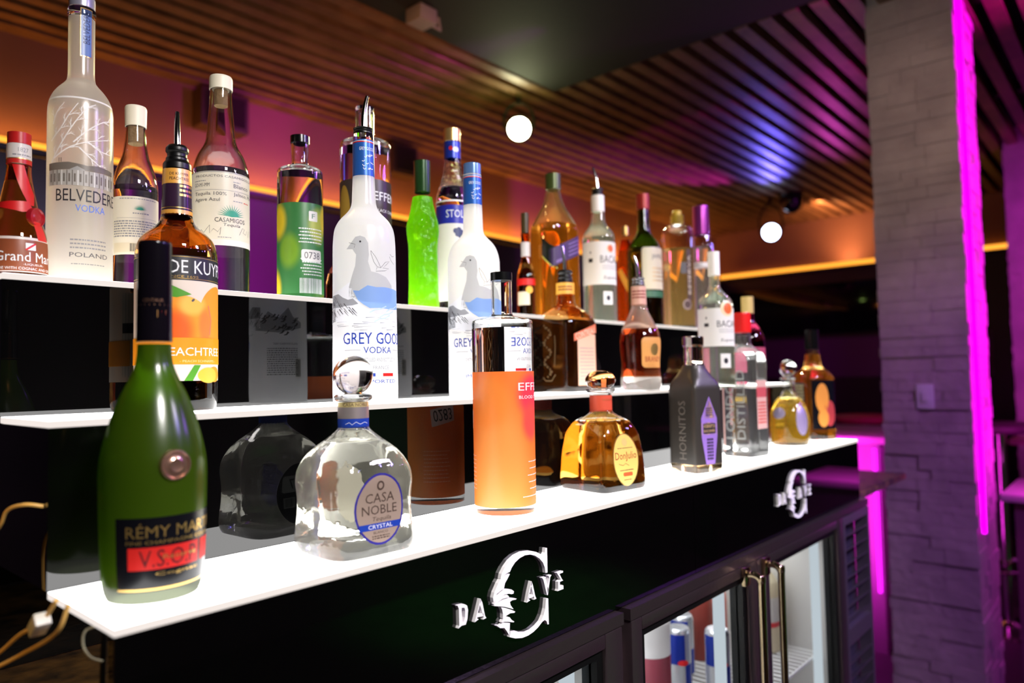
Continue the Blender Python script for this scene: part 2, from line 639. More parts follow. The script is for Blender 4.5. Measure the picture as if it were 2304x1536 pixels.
structure(box('floor', (-2.2, -2.8, FLOOR - .05), (7.0, 3.0, FLOOR), FLOOR_TILE))
ceil = structure(box('ceiling', (-2.2, -2.8, CEIL + .10), (7.0, 3.0, CEIL + .15), mat('ceiling_void', (.012, .011, .011), .9)))
box('dropped_panel', (-2.2, -2.8, CEIL - .005), (2.40, 1.42, CEIL + .099), DARK_CEIL, ceil)
bm = bmesh.new()
y = 2.44
while y > -2.7:
    x0 = -2.2 if y > 1.44 else 2.42
    add_box(bm, (x0, y - .052, CEIL), (6.9, y, CEIL + .05))
    y -= .094
from_bm('slats', bm, WOOD, ceil)
bm = bmesh.new()
for x in (-1.0, .3, 1.55, 2.9, 4.1, 5.3):
    add_box(bm, (x, 1.43 if x < 2.4 else -2.7, CEIL + .051), (x + .06, 2.46, CEIL + .099))
from_bm('slat_rail', bm, mat('slat_rail', (.03, .02, .015), .7), ceil)

wb = structure(box('wall_back', (-2.2, 2.52, FLOOR), (6.6, 2.6, CEIL + .1), WALL_PAINT))
box('lower_panelling', (-2.2, 2.47, FLOOR), (6.2, 2.519, 1.03), DARK_WALL, wb)
wf = structure(box('wall_far', (6.30, -2.8, FLOOR), (6.4, 2.6, CEIL + .1), WALL_PAINT))
box('lower_panelling', (6.24, -2.8, FLOOR), (6.299, 2.47, 1.05), DARK_WALL, wf)
box('purple_band', (6.232, .3, .13), (6.239, 2.46, .46), mat('plum_wall_band', (.10, .03, .11), .5), wf)
structure(box('wall_front', (-2.2, -2.8, FLOOR), (6.6, -2.7, CEIL + .1), mat('charcoal_wall', (.10, .10, .10), .6)))
structure(box('wall_left', (-2.3, -2.8, FLOOR), (-2.2, 2.6, CEIL + .1), mat('charcoal_side_wall', (.06, .05, .06), .6)))
structure(box('trim_1', (-2.2, 2.445, CEIL - .012), (6.29, 2.519, CEIL + .0), WOOD))
# cove: a ledge with a strip of warm light lying on it
structure(box('trim_2', (-2.2, 2.435, 1.030), (6.24, 2.469, 1.052), DARK_WALL))
structure(box('trim_3', (6.19, -2.6, 1.040), (6.239, 2.43, 1.062), DARK_WALL))
AMBER = glow('amber_led', (1, .36, .035), 1.9)
tag(box('led_strip', (-2.2, 2.480, 1.0305), (6.2, 2.515, 1.086), AMBER), 'long amber cove light strip along the back wall behind the bottles', 'light strip')
tag(box('led_strip', (6.262, .15, 1.0505), (6.295, 2.46, 1.104), AMBER), 'amber cove light strip on the far wall above the black panel', 'light strip')
for x, e in ((-1.2, 2.6), (.4, 2.6), (2.0, 3.0), (3.6, 5), (5.2, 6)):
    light('cove_light', 'AREA', (x, 2.44, 1.07), e, (1, .40, .07), (x, 2.52, 1.20), 1.6, .02)
light('cove_light', 'AREA', (6.20, 1.3, 1.085), 17, (1, .44, .16), (6.3, 1.3, 1.24), .02, 2.3)
for i, (X, w_) in enumerate(((1.22, .22), (2.27, .18))):
    o = empty('wall_speaker', (X + w_ / 2, 2.519, 1.30))
    tag(o, ('brown box speaker on the wall behind the large tequila bottle', 'small dark box speaker on the wall right of the black labelled vodka')[i], 'speaker')
    box('cabinet', (-w_ / 2, -.09, 0), (w_ / 2, 0, .17), mat('speaker_box', (.05, .022, .014), .6), o, .006)
    box('grille', (-w_ / 2 + .02, -.096, .02), (w_ / 2 - .02, -.0901, .15), mat('speaker_cloth', (.02, .01, .008), .9, bump=(300, .4)), o)

# ------------------------------------------------------------------ stage lights on the ceiling
HOUSING = mat('lamp_housing', (.012, .012, .014), .3)
def stage_light(label, loc, target, lens_r, col, strength, yoke=True):
    o = empty('stage_light', loc)
    tag(o, label, 'stage light')
    d = (Vector(target) - Vector(loc)).normalized()
    q = d.to_track_quat('Z', 'Y')
    bm = bmesh.new()
    R = [(lens_r * .55, -.13), (lens_r * .95, -.11), (lens_r * 1.18, -.02), (lens_r * 1.22, .01), (lens_r * 1.06, .012)]
    rings = [[(r * math.cos(2 * PI * k / 28) * 1000, r * math.sin(2 * PI * k / 28) * 1000, z * 1000) for k in range(28)] for r, z in R[::-1]]
    loft(bm, rings, bottom=1)
    h = from_bm('housing', bm, HOUSING, o, 40)
    h.rotation_mode = 'QUATERNION'
    h.rotation_quaternion = q
    bm = bmesh.new()
    R = [(.001, .022), (lens_r * .5, .020), (lens_r * .85, .014), (lens_r * 1.0, .004), (lens_r * 1.0, -.01)]
    loft(bm, [[(r * math.cos(2 * PI * k / 28) * 1000, r * math.sin(2 * PI * k / 28) * 1000, z * 1000) for k in range(28)] for r, z in R], bottom=1, top=1)
    l = from_bm('lens', bm, glow('lens_' + label[:12], col, strength), o, 60)
    l.rotation_mode = 'QUATERNION'
    l.rotation_quaternion = q
    if yoke:
        g = CEIL - loc[2]
        side = Vector((-d.y, d.x, 0)).normalized() * (lens_r * 1.32)
        tube('yoke', bezier([side, side * .98 + Vector((0, 0, g * .45)), side * .5 + Vector((0, 0, g * .75)), (0, 0, g * .8), side * -.5 + Vector((0, 0, g * .75)), side * -.98 + Vector((0, 0, g * .45)), -side], 5), .007, HOUSING, o, 8)
        tube('mount', [(0, 0, g * .78), (0, 0, g)], .014, HOUSING, o, 10)
    return o
CAMP = tuple(cam.location)
stage_light('bright pale yellow stage light glaring above the middle of the bottles', (2.35, 1.597, 1.35), CAMP, .052, (1, .97, .62), 60)
light('stage_light_glow', 'POINT', (2.26, 1.50, 1.34), 1.0, (.66, 1, .22), size=.05)
light('stage_light_glow', 'SPOT', (2.27, 1.52, 1.335), 210, (1, .84, .36), (1.0, .3, .25), .05, spot=55, blend=.6)
stage_light('round blue white stage light in front of the far amber strip', (5.2, 1.534, 1.24), CAMP, .062, (.62, .70, 1), 16)
light('stage_light_glow', 'SPOT', (5.05, 1.45, 1.22), 34, (.14, .10, 1), (4.45, 1.28, 1.5), .04, spot=40, blend=.6)
light('stage_light_glow', 'SPOT', (5.05, 1.40, 1.20), 100, (.70, .03, .9), (4.1, 1.72, 1.5), .03, spot=30, blend=.7)
light('stage_light_glow', 'SPOT', (4.95, 1.0, 1.05), 15, (.75, .06, .55), (3.4, -.1, 1.5), .05, spot=80, blend=1)
light('stage_light_glow', 'SPOT', (5.12, 1.5, 1.23), 60, (.30, .22, 1), (1.4, .2, .25), .06, spot=40, blend=.6)
o = empty('dome_camera', (5.2, 1.373, CEIL))
tag(o, 'dark ball shaped dome on the slats right of the blue light', 'security camera')
bm = bmesh.new()
loft(bm, [[(r * math.cos(2 * PI * k / 24), r * math.sin(2 * PI * k / 24), z) for k in range(24)] for r, z in ((80, 0), (84, -20), (84, -60), (76, -95), (58, -122), (30, -138), (4, -143))], bottom=1, top=1)
from_bm('dome', bm, mat('dome_gloss', (.006, .006, .012), .06, coat=.5), o, 40)
bm = bmesh.new()
loft(bm, [[(r * math.cos(2 * PI * k / 24), r * math.sin(2 * PI * k / 24), z) for k in range(24)] for r, z in ((92, 0), (92, -12), (86, -16))], bottom=1, top=1)
from_bm('mounting_ring', bm, HOUSING, o, 40)
o = empty('ceiling_speaker', (1.485, 1.30, CEIL - .005))
tag(o, 'small grey box hanging from the dark ceiling at the top edge', 'speaker')
box('cabinet', (-.045, -.04, -.055), (.035, .04, -.002), mat('grey_box', (.30, .29, .27), .5), o, .004)
tube('bracket', [(.075, .0, -.002), (.085, .0, -.045), (.036, 0, -.04)], .006, mat('grey_box', (.3, .29, .27)), o, 8)

# ------------------------------------------------------------------ stone columns
STONE = mat('ledger_stone', (.40, .34, .32), .85, bump=(35, .5), vary=(7, (.30, .25, .245)))
def stone_column(label, x0, x1, y0, y1, z0, z1, seed, strip=None):
    o = empty('stone_column', ((x0 + x1) / 2, (y0 + y1) / 2, z0))
    tag(o, label, 'column')
    cx, cyy = (x0 + x1) / 2, (y0 + y1) / 2
    rnd = random.Random(seed)
    bm = bmesh.new()
    add_box(bm, (x0 - cx + .004, y0 - cyy + .004, 0), (x1 - cx - .004, y1 - cyy - .004, z1 - z0))
    z = 0.
    while z < z1 - z0 - .01:
        h = min(rnd.uniform(.028, .05), z1 - z0 - z)
        for axis in (0, 1):
            a0, a1 = ((y0 - cyy, y1 - cyy), (x0 - cx, x1 - cx))[axis]
            b0, b1 = ((x0 - cx, x1 - cx), (y0 - cyy, y1 - cyy))[axis]
            for sgn, b in ((-1, b0), (1, b1)):
                u = a0
                while u < a1 - .004:
                    L = min(rnd.uniform(.07, .17), a1 - u)
                    if a1 - u - L < .04: L = a1 - u
                    out = rnd.uniform(-.002, .006)
                    lo = [0, 0, z]; hi = [0, 0, z + h - .0012]
                    i, j = (1, 0) if axis == 0 else (0, 1)
                    lo[i], hi[i] = u, u + L - .001
                    lo[j], hi[j] = (b - out, b + .013) if sgn < 0 else (b - .013, b + out)
                    add_box(bm, lo, hi)
                    u += L
        z += h
    from_bm('stonework', bm, STONE, o)
    return o
c1 = stone_column('grey ledger stone column with a switch plate and magenta light down its right side', 2.60, 2.97, -.135, .135, FLOOR, CEIL + .1, 4)
bm = bmesh.new()
add_box(bm, (-.1955, -.028, 1.07 + .045), (-.185, .026, 1.07 + .130), .004)
add_box(bm, (-.199, -.012, 1.07 + .070), (-.1956, .010, 1.07 + .105), .001)
from_bm('switch_plate', bm, mat('white_plastic', (.62, .6, .62), .4), c1, 35)
stone_column('purple lit stone column at the right edge beyond the nearer column', 4.94, 5.3, -.55, .02, FLOOR, CEIL + .1, 9)
MAGENTA = glow('magenta_led', (.86, .0, .90), 3.0)
tag(box('led_strip', (2.604, -.158, -.36), (2.622, -.146, CEIL - .01), MAGENTA), 'vertical magenta light strip on the right side of the near stone column', 'light strip')
for z in (1.35, .75, .15):
    light('column_wash', 'SPOT', (2.86, -.95, z), 95, (1, .0, .98), (2.80, -.13, z - .05), .02, spot=64, blend=.9)  # added unseen spots, spread the strip's magenta over the side face
light('far_column_wash', 'AREA', (4.5, -.25, .6), 3.5, (.9, .03, .9), (5.0, -.25, .6), .1, 1.6)
light('column_fill', 'SPOT', (1.0, -1.0, 1.42), 58, (1, .62, .56), (2.6, 0, .95), .2, spot=40, blend=1)  # added unseen spots, brighten the column warm above and purple below
light('column_fill', 'SPOT', (1.3, -1.6, 1.42), 165, (.55, .10, .95), (2.6, 0, -.2), .2, spot=44, blend=1)

# ------------------------------------------------------------------ back bar: counter, refrigerators, louvres
GRANITE = mat('speckled_granite', (.15, .085, .025), .3, vary=(30, (.012, .009, .007)), bump=(80, .1))
tag(box('counter_top', (-1.3, .026, -.172), (2.41, .62, -.1535), GRANITE, None, .003), 'dark speckled back bar counter top under the lit liquor shelf', 'counter')

DARK_STEEL = mat('dark_stainless', (.22, .16, .17), .30, .93, bump=(90, .06))
LINER = mat('white_fridge_liner', (.60, .58, .55), .35)
BRASS = mat('warm_polished_handle', (.80, .62, .38), .10, 1)
WIRE = mat('white_wire', (.88, .88, .86), .35)
PANE = mat('fridge_pane', (1, 1, 1), 0, 0, 1, 1.02)
TUBE_LIGHT = glow('cool_tube_light', (.80, .92, 1), .62)
def fridge(label, x0, x1, doors, louvre=None):
    top, bot, dep = -.1745, FLOOR, .56
    o = empty('bar_refrigerator', ((x0 + x1) / 2, .0, bot))
    tag(o, label, 'refrigerator')
    cx = (x0 + x1) / 2
    X = lambda v: v - cx
    Z = lambda v: v - bot
    xi = louvre[0] if louvre else x1
    bm = bmesh.new()
    e = .022
    add_box(bm, (X(x0), .025, Z(bot) + .08), (X(x0) + e, dep, Z(top)))
    add_box(bm, (X(xi) - e, .025, Z(bot) + .08), (X(xi), dep, Z(top)))
    add_box(bm, (X(x0), .025, Z(top) - e), (X(xi), dep, Z(top)))
    add_box(bm, (X(x0), .025, Z(bot) + .08), (X(xi), dep, Z(bot) + .12))
    add_box(bm, (X(x0), dep - .02, Z(bot) + .08), (X(xi), dep, Z(top)))
    if louvre:
        add_box(bm, (X(xi), .08, Z(bot) + .08), (X(x1), dep, Z(top)))
    from_bm('cabinet', bm, LINER, o)
    box('header', (X(x0), -.012, Z(-.171)), (X(x1), .0245, Z(-.1535 - .001)), DARK_STEEL, o)
    box('kick_plate', (X(x0), .03, 0), (X(x1), .06, Z(bot) + .08), DARK_STEEL, o)
    for (a, b, ga, gb, hx) in doors:
        d = empty('door', (X((a + b) / 2), 0, Z(bot) + .10))
        d.parent = o
        q = lambda v: v - (a + b) / 2
        zt, zb = -.172 - bot - .10, .0
        bm = bmesh.new()
        s = .020
        add_box(bm, (q(a), -.012, zb), (q(ga) - .006, .024, zt), .003)
        add_box(bm, (q(gb) + .006, -.012, zb), (q(b), .024, zt), .003)
        add_box(bm, (q(ga) - .006, -.012, zt - s), (q(gb) + .006, .024, zt), .003)
        add_box(bm, (q(ga) - .006, -.012, zb), (q(gb) + .006, .024, zb + .05), .003)
        from_bm('door_frame', bm, DARK_STEEL, d, 35)
        bm = bmesh.new()
        zg = zt - s
        add_box(bm, (q(ga) - .006, -.006, zb + .05), (q(ga) + .008, .02, zg))
        add_box(bm, (q(gb) - .008, -.006, zb + .05), (q(gb) + .006, .02, zg))
        add_box(bm, (q(ga) + .008, -.006, zg - .012), (q(gb) - .008, .02, zg))
        add_box(bm, (q(ga) + .008, -.006, zb + .05), (q(gb) - .008, .02, zb + .062))
        from_bm('gasket', bm, BLACK_RUBBER, d)
        box('pane', (q(ga) + .008, .004, zb + .062), (q(gb) - .008, .008, zg - .012), PANE, d)
        if hx is not None:
            bm = bmesh.new()
            zz = zt - .004
            add_tube(bm, bezier([(q(hx), -.012, zz - .012), (q(hx), -.032, zz - .008), (q(hx), -.046, zz - .02), (q(hx), -.046, zz - .06), (q(hx), -.046, zz - .58)], 5), .0065, 12)
            add_box(bm, (q(hx) - .011, -.022, zz - .03), (q(hx) + .011, -.0121, zz + .004), .003)
            from_bm('handle', bm, BRASS, d, 40)
        tube('tube_light', [(q(gb) - .022, .036, .06), (q(gb) - .022, .036, zg - .004)], .011, TUBE_LIGHT, d, 10)
    for (zr, xa, xb, ya, yb) in [(-.50, doors[0][2] - .01, doors[-1][3] + .01, .05, dep - .03), (-.78, doors[0][2] - .01, doors[-1][3] + .01, .05, dep - .03)]:
        bm = bmesh.new()
        zz = Z(zr)
        for yy in (ya, (ya + yb) / 2, yb):
            add_tube(bm, [(X(xa), yy, zz), (X(xb), yy, zz)], .0032, 6)
        n = int((xb - xa) / .021)
        for i in range(n + 1):
            xx = X(xa) + (xb - xa) * i / n
            add_tube(bm, [(xx, ya, zz + .0035), (xx, yb, zz + .0035)], .0019, 5)
        from_bm('wire_rack', bm, WIRE, o)
    if louvre:
        bm = bmesh.new()
        a, b = X(louvre[0]), X(x1)
        zt, zb = Z(top) , Z(bot) + .09
        add_box(bm, (a, -.012, zb), (a + .016, .02, zt))
        add_box(bm, (b - .016, -.012, zb), (b, .02, zt))
        add_box(bm, (a + .016, -.012, zt - .02), (b - .016, .02, zt))
        add_box(bm, (a + .016, -.012, zt - .31), (b - .016, .02, zt - .27))
        add_box(bm, (a + .016, -.012, zb), (b - .016, .02, zb + .1))
        k = zt - .045
        while k > zb + .12:
            if not (zt - .335 < k < zt - .25):
                v = [bm.verts.new(p) for p in ((a + .016, -.012, k), (b - .016, -.012, k), (b - .016, .022, k - .026), (a + .016, .022, k - .026),
                                               (a + .016, -.012, k - .003), (b - .016, -.012, k - .003), (b - .016, .022, k - .029), (a + .016, .022, k - .029))]
                for f in ((0, 1, 2, 3), (7, 6, 5, 4), (4, 5, 1, 0), (6, 7, 3, 2), (5, 6, 2, 1), (7, 4, 0, 3)):
                    bm.faces.new([v[i] for i in f])
            k -= .034
        from_bm('louvre_panel', bm, mat('louvre_steel', (.34, .28, .36), .34, .9, bump=(90, .06)), o)
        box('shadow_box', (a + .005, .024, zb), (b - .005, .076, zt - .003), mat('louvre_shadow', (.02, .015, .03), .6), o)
    return o
fridge('steel glass door bar refrigerator at the left, mostly below the frame', -.62, .672, [(-.60, .02, -.56, -.02, None), (.04, .668, .085, .620, None)])
fridge('steel glass door bar refrigerator with two pole handles and a louvred side', .690, 1.852, [(.692, 1.132, .727, 1.087, 1.072), (1.136, 1.640, 1.196, 1.594, 1.163)], (1.642,))
for x, e in ((.35, 1.2), (.9, 2.2), (1.4, 1.1)):
    light('fridge_tube_glow', 'AREA', (x, .2, -.203), e, (.93, .97, 1), (x, .2, -1), .45, .18)

# what stands in the refrigerators, on the upper rack (z = -.495)
RK = -.4935
def lathe(name, prof, m, parent, seg=32, cut=2., smooth=45):
    sh = Shape(prof, cut, seg=seg)
    bm = bmesh.new()
    loft(bm, [sh.ring(r, z) for r, z in sh.prof], bottom=1, top=1)
    return from_bm(name, bm, m, parent, smooth)
def store_pour(label, x, y, liq, h=.27, r=39, group=None):
    o = bottle('juice_container', label, 'juice container', x, y, RK)
    lathe('body', [(r * .7, 215), (r, 200), (r, 140), (r, 139.5)], mat('frosty_plastic', (.85, .83, .83), .3, 0, .5), o)
    lathe('juice', [(r, 139), (r, 2), (r * .95, 0)], liq, o)
    lathe('lid', [(r * .62, 262), (r * .66, 240), (r * .72, 238), (r * .72, 216)], mat('white_lid', (.85, .80, .78), .4), o)
    lathe('band', [(r * .735, 232), (r * .735, 221)], mat('red_band', (.75, .16, .12), .4), o)
    return o
store_pour('tall container of dark pink juice with a white lid behind the fridge glass', 1.032, .165, sheet('pink_juice', (.42, .09, .13), .35, .05))
for i, (x, y) in enumerate(((1.205, .20), (1.285, .235), (1.245, .13))):
    o = bottle('drink_can', ('blue and silver drink can next to the pink juice container', 'blue and silver drink can furthest right in the fridge', 'blue and silver drink can nearest the fridge glass')[i], 'can', x, y, RK)
    lathe('can', [(21, 134), (24, 131), (26, 124), (26, 8), (22, 1), (20, 0)], mat('can_silver', (.60, .62, .66), .25, .8), o, cut=1)
    sh_rot = -125
    p = Print(lambda u, v, of: ((26 + of) * math.cos(rad(u + sh_rot)), (26 + of) * math.sin(rad(u + sh_rot)), v), rad(1) * 26)
    p.rect(-95, 95, 8, 124, mat('can_silver_print', (.60, .62, .66), .25, .6)); p.rect(-95, 5, 62, 124, mat('can_blue', (.01, .03, .30), .25, .3), 1); p.rect(5, 95, 8, 62, mat('can_blue', (.01, .03, .30), .25, .3), 1)
    p.ell(-5, 66, 12, 6, mat('can_red', (.7, .02, .02), .3), 2)
    p.build('printed_label', o)
for i, (x, y, c) in enumerate(((1.40, .25, (.22, .04, .03)), (1.46, .24, (.55, .16, .13)))):
    o = bottle('sauce_bottle', ('tall dark red bottle standing on the fridge rack', 'pink red bottle with a pale cap on the fridge rack')[i], 'bottle', x, y, RK)
    lathe('body', [(14, 200), (17, 170), (27, 140), (29, 125), (29, 2), (27, 0)], mat('sauce_%d' % i, c, .3), o)
    lathe('cap', [(14, 228), (15, 226), (15, 200.5)], mat('sauce_cap_%d' % i, ((.35, .08, .06), (.8, .75, .72))[i], .4), o, cut=1)
o = bottle('mixer_bottle', 'white capped bottle of pale mixer seen between the fridge handles', 'bottle', 1.640 - .09, .155, RK)
lathe('body', [(15, 215), (17, 190), (34, 165), (37, 150), (37, 2), (35, 0)], sheet('pale_mixer', (.80, .72, .52), .35, .06), o)
lathe('cap', [(15, 240), (16, 238), (16, 215.5)], mat('white_lid', (.85, .8, .78)), o, cut=1)
p = Print(lambda u, v, of: ((37 + of) * math.cos(rad(u - 140)), (37 + of) * math.sin(rad(u - 140)), v), rad(1) * 37)
p.rect(-70, 70, 60, 130, WHITE_PAPER); p.rect(-70, 70, 60, 72, mat('label_red', (.6, .05, .05)), 1); p.build('paper_label', o)

# ------------------------------------------------------------------ lit liquor shelf: two identical three-step units
DS, HS, TS, LS = .15473, .15157, .0066, .9144
LOGO_MAT = mat('white_metal_lettering', (.92, .90, .90), .3, 0)
LOGO = [
    ('crest', [[(44.2, -34.3), (47.8, -34.9), (47.8, -65.8), (43.8, -65.4), (42.7, -58.9), (38.9, -51.5), (32.5, -45.3), (23.5, -39.8), (14.6, -36.8), (4.5, -35.7), (-5.6, -37.3), (-14.3, -40.8), (-20.5, -45.8), (-23.6, -49.9), (-29.0, -50.3), (-34.9, -52.2), (-40.3, -54.5), (-38.4, -49.1), (-32.3, -42.6), (-23.8, -36.5), (-12.8, -32.3), (-0.4, -30.7), (14.7, -32.2), (26.2, -35.8), (35.3, -40.4), (40.6, -42.3), (43.3, -39.9)], [(-40.9, -55.5), (-35.0, -52.9), (-23.7, -52.2), (-28.0, -56.8), (-32.8, -61.2), (-34.8, -67.0), (-40.1, -68.1), (-47.1, -70.3), (-51.8, -75.3), (-53.3, -78.8), (-53.8, -73.3), (-51.6, -67.7), (-48.0, -63.2), (-44.4, -58.6)], [(-52.2, -81.0), (-49.6, -77.4), (-42.5, -73.3), (-35.4, -69.2), (-28.3, -69.2), (-21.2, -71.2), (-17.1, -74.2), (-17.8, -76.8), (-21.4, -76.7), (-26.1, -75.0), (-33.2, -74.2), (-39.1, -75.3), (-46.1, -77.8)], [(-51.4, -82.3), (-45.0, -78.6), (-36.8, -75.4), (-29.7, -75.3), (-26.8, -77.4), (-26.2, -79.1), (-31.0, -78.6), (-38.0, -78.2), (-45.0, -80.0)], [(-52.0, -83.1), (-42.8, -81.3), (-33.4, -80.1), (-23.9, -80.4), (-12.5, -83.9), (-13.8, -84.8), (-20.4, -84.0), (-24.6, -84.9), (-23.5, -89.1), (-18.3, -95.1), (-24.2, -92.5), (-33.6, -88.6), (-41.7, -86.0)], [(-40.6, -87.4), (-31.3, -90.7), (-21.9, -95.0), (-15.4, -98.6), (-17.2, -99.7), (-24.4, -98.3), (-29.2, -99.0), (-33.9, -100.1), (-37.5, -101.1), (-37.3, -95.8), (-38.4, -90.9)], [(-37.5, -102.7), (-31.6, -100.5), (-25.7, -102.6), (-22.3, -106.6), (-17.5, -109.8), (-18.8, -110.5), (-27.1, -107.7), (-34.1, -105.7), (-39.7, -105.0)], [(-48.1, -106.8), (-45.8, -106.7), (-41.2, -107.9), (-36.5, -106.3), (-25.3, -109.6), (-26.2, -117.3), (-27.5, -123.2), (-30.9, -117.6), (-35.5, -112.5), (-42.4, -111.0)], [(-26.4, -125.8), (-24.4, -119.7), (-20.3, -121.2), (-13.1, -122.4), (-9.5, -124.9), (5.3, -128.6), (15.5, -128.5), (24.6, -126.1), (32.5, -122.5), (38.0, -116.5), (41.6, -109.2), (43.7, -97.3), (48.0, -98.1), (48.2, -130.3), (45.6, -130.0), (43.7, -125.4), (40.4, -122.9), (35.1, -124.0), (27.1, -128.4), (17.9, -131.6), (7.7, -133.2), (-3.6, -132.9), (-15.7, -130.2)]]),
    ('letter_d', [[(-111.1, -68.4), (-105.9, -68.6), (-105.0, -72.1), (-104.6, -91.1), (-110.6, -93.1), (-109.0, -90.7), (-109.3, -72.1)], [(-105.8, -68.6), (-100.7, -69.1), (-96.6, -71.6), (-95.1, -76.7), (-96.4, -86.7), (-99.2, -91.8), (-104.5, -91.5), (-104.5, -90.0), (-101.7, -88.2), (-100.0, -83.6), (-99.5, -76.4), (-100.8, -72.8), (-104.9, -72.0)]]),
    ('letter_a', [[(-75.1, -69.4), (-73.5, -70.9), (-76.4, -76.2), (-79.3, -83.7), (-80.8, -90.0), (-78.4, -91.4), (-84.9, -93.1), (-84.3, -91.7), (-79.7, -81.3)], [(-74.5, -69.4), (-71.9, -74.3), (-67.9, -90.3), (-65.8, -93.1), (-71.3, -93.6), (-70.2, -91.2), (-73.7, -81.3), (-76.1, -75.5)], [(-79.9, -86.1), (-70.6, -86.6), (-70.1, -90.1), (-80.8, -88.5)]]),
    ('letter_a', [[(15.7, -69.6), (17.1, -71.5), (13.9, -78.1), (11.1, -85.5), (10.1, -90.1), (13.1, -92.0), (6.2, -93.3), (7.1, -91.8), (10.6, -81.3)], [(16.1, -69.6), (18.5, -75.0), (22.5, -89.0), (24.6, -92.7), (19.8, -93.2), (20.5, -91.0), (17.0, -81.2), (14.7, -74.2)], [(10.2, -86.9), (18.8, -86.5), (19.3, -89.4), (9.3, -89.5)]]),
    ('letter_v', [[(36.7, -70.1), (44.9, -70.6), (43.5, -72.4), (49.1, -86.9), (46.8, -93.9), (45.5, -92.7), (39.2, -73.1)], [(49.7, -70.4), (55.8, -70.4), (53.0, -72.8), (47.5, -94.0), (46.7, -86.4), (50.9, -73.2)]]),
    ('letter_e', [[(66.8, -70.3), (80.2, -70.5), (79.7, -72.6), (72.3, -72.7), (77.0, -80.1), (79.7, -82.8), (72.7, -83.0), (72.4, -91.4), (78.0, -91.0), (79.9, -88.8), (80.0, -93.6), (67.4, -93.6), (68.9, -91.4), (69.2, -82.2), (74.9, -80.5)]]),
]
def extrude_poly(bm, pts, y0, y1, bev=0.):
    """pts (x, z) in mm extruded along y"""
    T = tessellate_polygon([[Vector((p[0], p[1], 0)) for p in pts]])
    a = [bm.verts.new((p[0] * .001, y0, p[1] * .001)) for p in pts]
    b = [bm.verts.new((p[0] * .001, y1, p[1] * .001)) for p in pts]
    cx = sum(p[0] for p in pts) / len(pts); cz = sum(p[1] for p in pts) / len(pts)
    for t in T:
        bm.faces.new([a[i] for i in t]); bm.faces.new([b[i] for i in t][::-1])
    n = len(pts)
    for i in range(n):
        bm.faces.new((a[i], b[i], b[(i + 1) % n], a[(i + 1) % n]))
    return bm
def shelf_unit(x0, label, left_open):
    o = empty('lit_liquor_shelf', (x0 + LS / 2, 0, 0))
    tag(o, label, 'liquor shelf', 'lit back bar shelves')
    L = LS / 2 - .0006
    for k in range(3):
        bm = bmesh.new()
        y1 = (k + 1) * DS - (0 if k < 2 else 0)
        add_box(bm, (-L, k * DS, k * HS - TS), (L, y1 - .0006, k * HS), .0012)
        bm.normal_update()
        for f in bm.faces:
            f.material_index = 0 if f.normal.z > .9 else 1
        from_bm('light_panel', bm, [ACRYLIC_TOP, ACRYLIC_EDGE], o)
        if k:
            bm = bmesh.new()
            add_box(bm, (-L, k * DS + .0005, (k - 1) * HS - TS * 0 + .0002), (L, k * DS + .006, k * HS - TS - .0002))
            add_box(bm, (-L, k * DS + .006, (k - 1) * HS + .0002), (-L + .006, 3 * DS, k * HS - TS - .0002))
            add_box(bm, (L - .006, k * DS + .006, (k - 1) * HS + .0002), (L, 3 * DS, k * HS - TS - .0002))
            from_bm('riser', bm, BLACK_GLOSS, o)
    bm = bmesh.new()
    add_box(bm, (-L, .001, -.1525), (L, .012, -TS - .0002))
    if not left_open:
        add_box(bm, (L - .012, .0121, -.1525), (L, 3 * DS, -TS - .0002))
    add_box(bm, (-L, 3 * DS - .012, -.1525), (L, 3 * DS, 2 * HS - TS - .0002))
    from_bm('fascia', bm, BLACK_GLOSS, o)
    lx = 0.4645 - LS / 2
    for nm, polys in LOGO:
        bm = bmesh.new()
        for P in polys:
            extrude_poly(bm, [(p[0] + lx * 1000, p[1]) for p in P], -.0040, .0009)
        bmesh.ops.recalc_face_normals(bm, faces=bm.faces)
        q = from_bm(nm, bm, LOGO_MAT, o if nm == 'crest' else crest)
        if nm == 'crest':
            crest = q
    return o
shelf_unit(0., 'near half of the lit white three step liquor shelf, with readable white lettering and crest', True)
shelf_unit(LS, 'far half of the lit white three step liquor shelf, nearest the stone column', False)

# cables at the left end
CABLE = mat('yellowed_cable', (.75, .45, .12), .4)
o = empty('power_cable', (-.02, .10, -.012))
tag(o, 'pair of yellow cables with a white plug hanging under the left shelf end', 'cable')
tube('wire', bezier([(.006, -.02, .022), (.002, .004, .0), (0, .05, -.018), (-.004, .1, -.045), (-.01, .16, -.075), (-.02, .3, -.139)], 6), .0018, CABLE, o, 8)
tube('wire', bezier([(.010, -.035, .02), (.006, -.02, -.004), (.002, .05, -.035), (-.01, .11, -.062), (-.03, .3, -.139)], 6), .0018, CABLE, o, 8)
b_ = box('plug', (-.006, -.011, -.005), (.006, .011, .006), mat('white_nylon', (.72, .70, .62), .4), o, .0015)
b_.rotation_euler = (rad(-38), 0, 0)
b_.location = (0, .0, 0)
o = empty('arched_cable', (-.02, .09, .0785))
tag(o, 'yellow cable arching from the left end of the black shelf side', 'cable')
tube('wire', bezier([(.0203, .075, -.004), (.008, .082, -.0015), (0, .105, -.008), (-.003, .13, -.030), (-.02, .22, -.08), (-.05, .3, -.2275)], 6), .0017, CABLE, o, 8)
tag(tube('thin_cable', bezier([(.012, .0425, -.0076), (.0, .055, -.012), (.0, .062, -.025), (.004, .058, -.035), (.012, .055, -.04)], 6), .0009, mat('pale_wire', (.7, .68, .5), .3)), 'thin pale wire loop under the left shelf corner', 'cable')
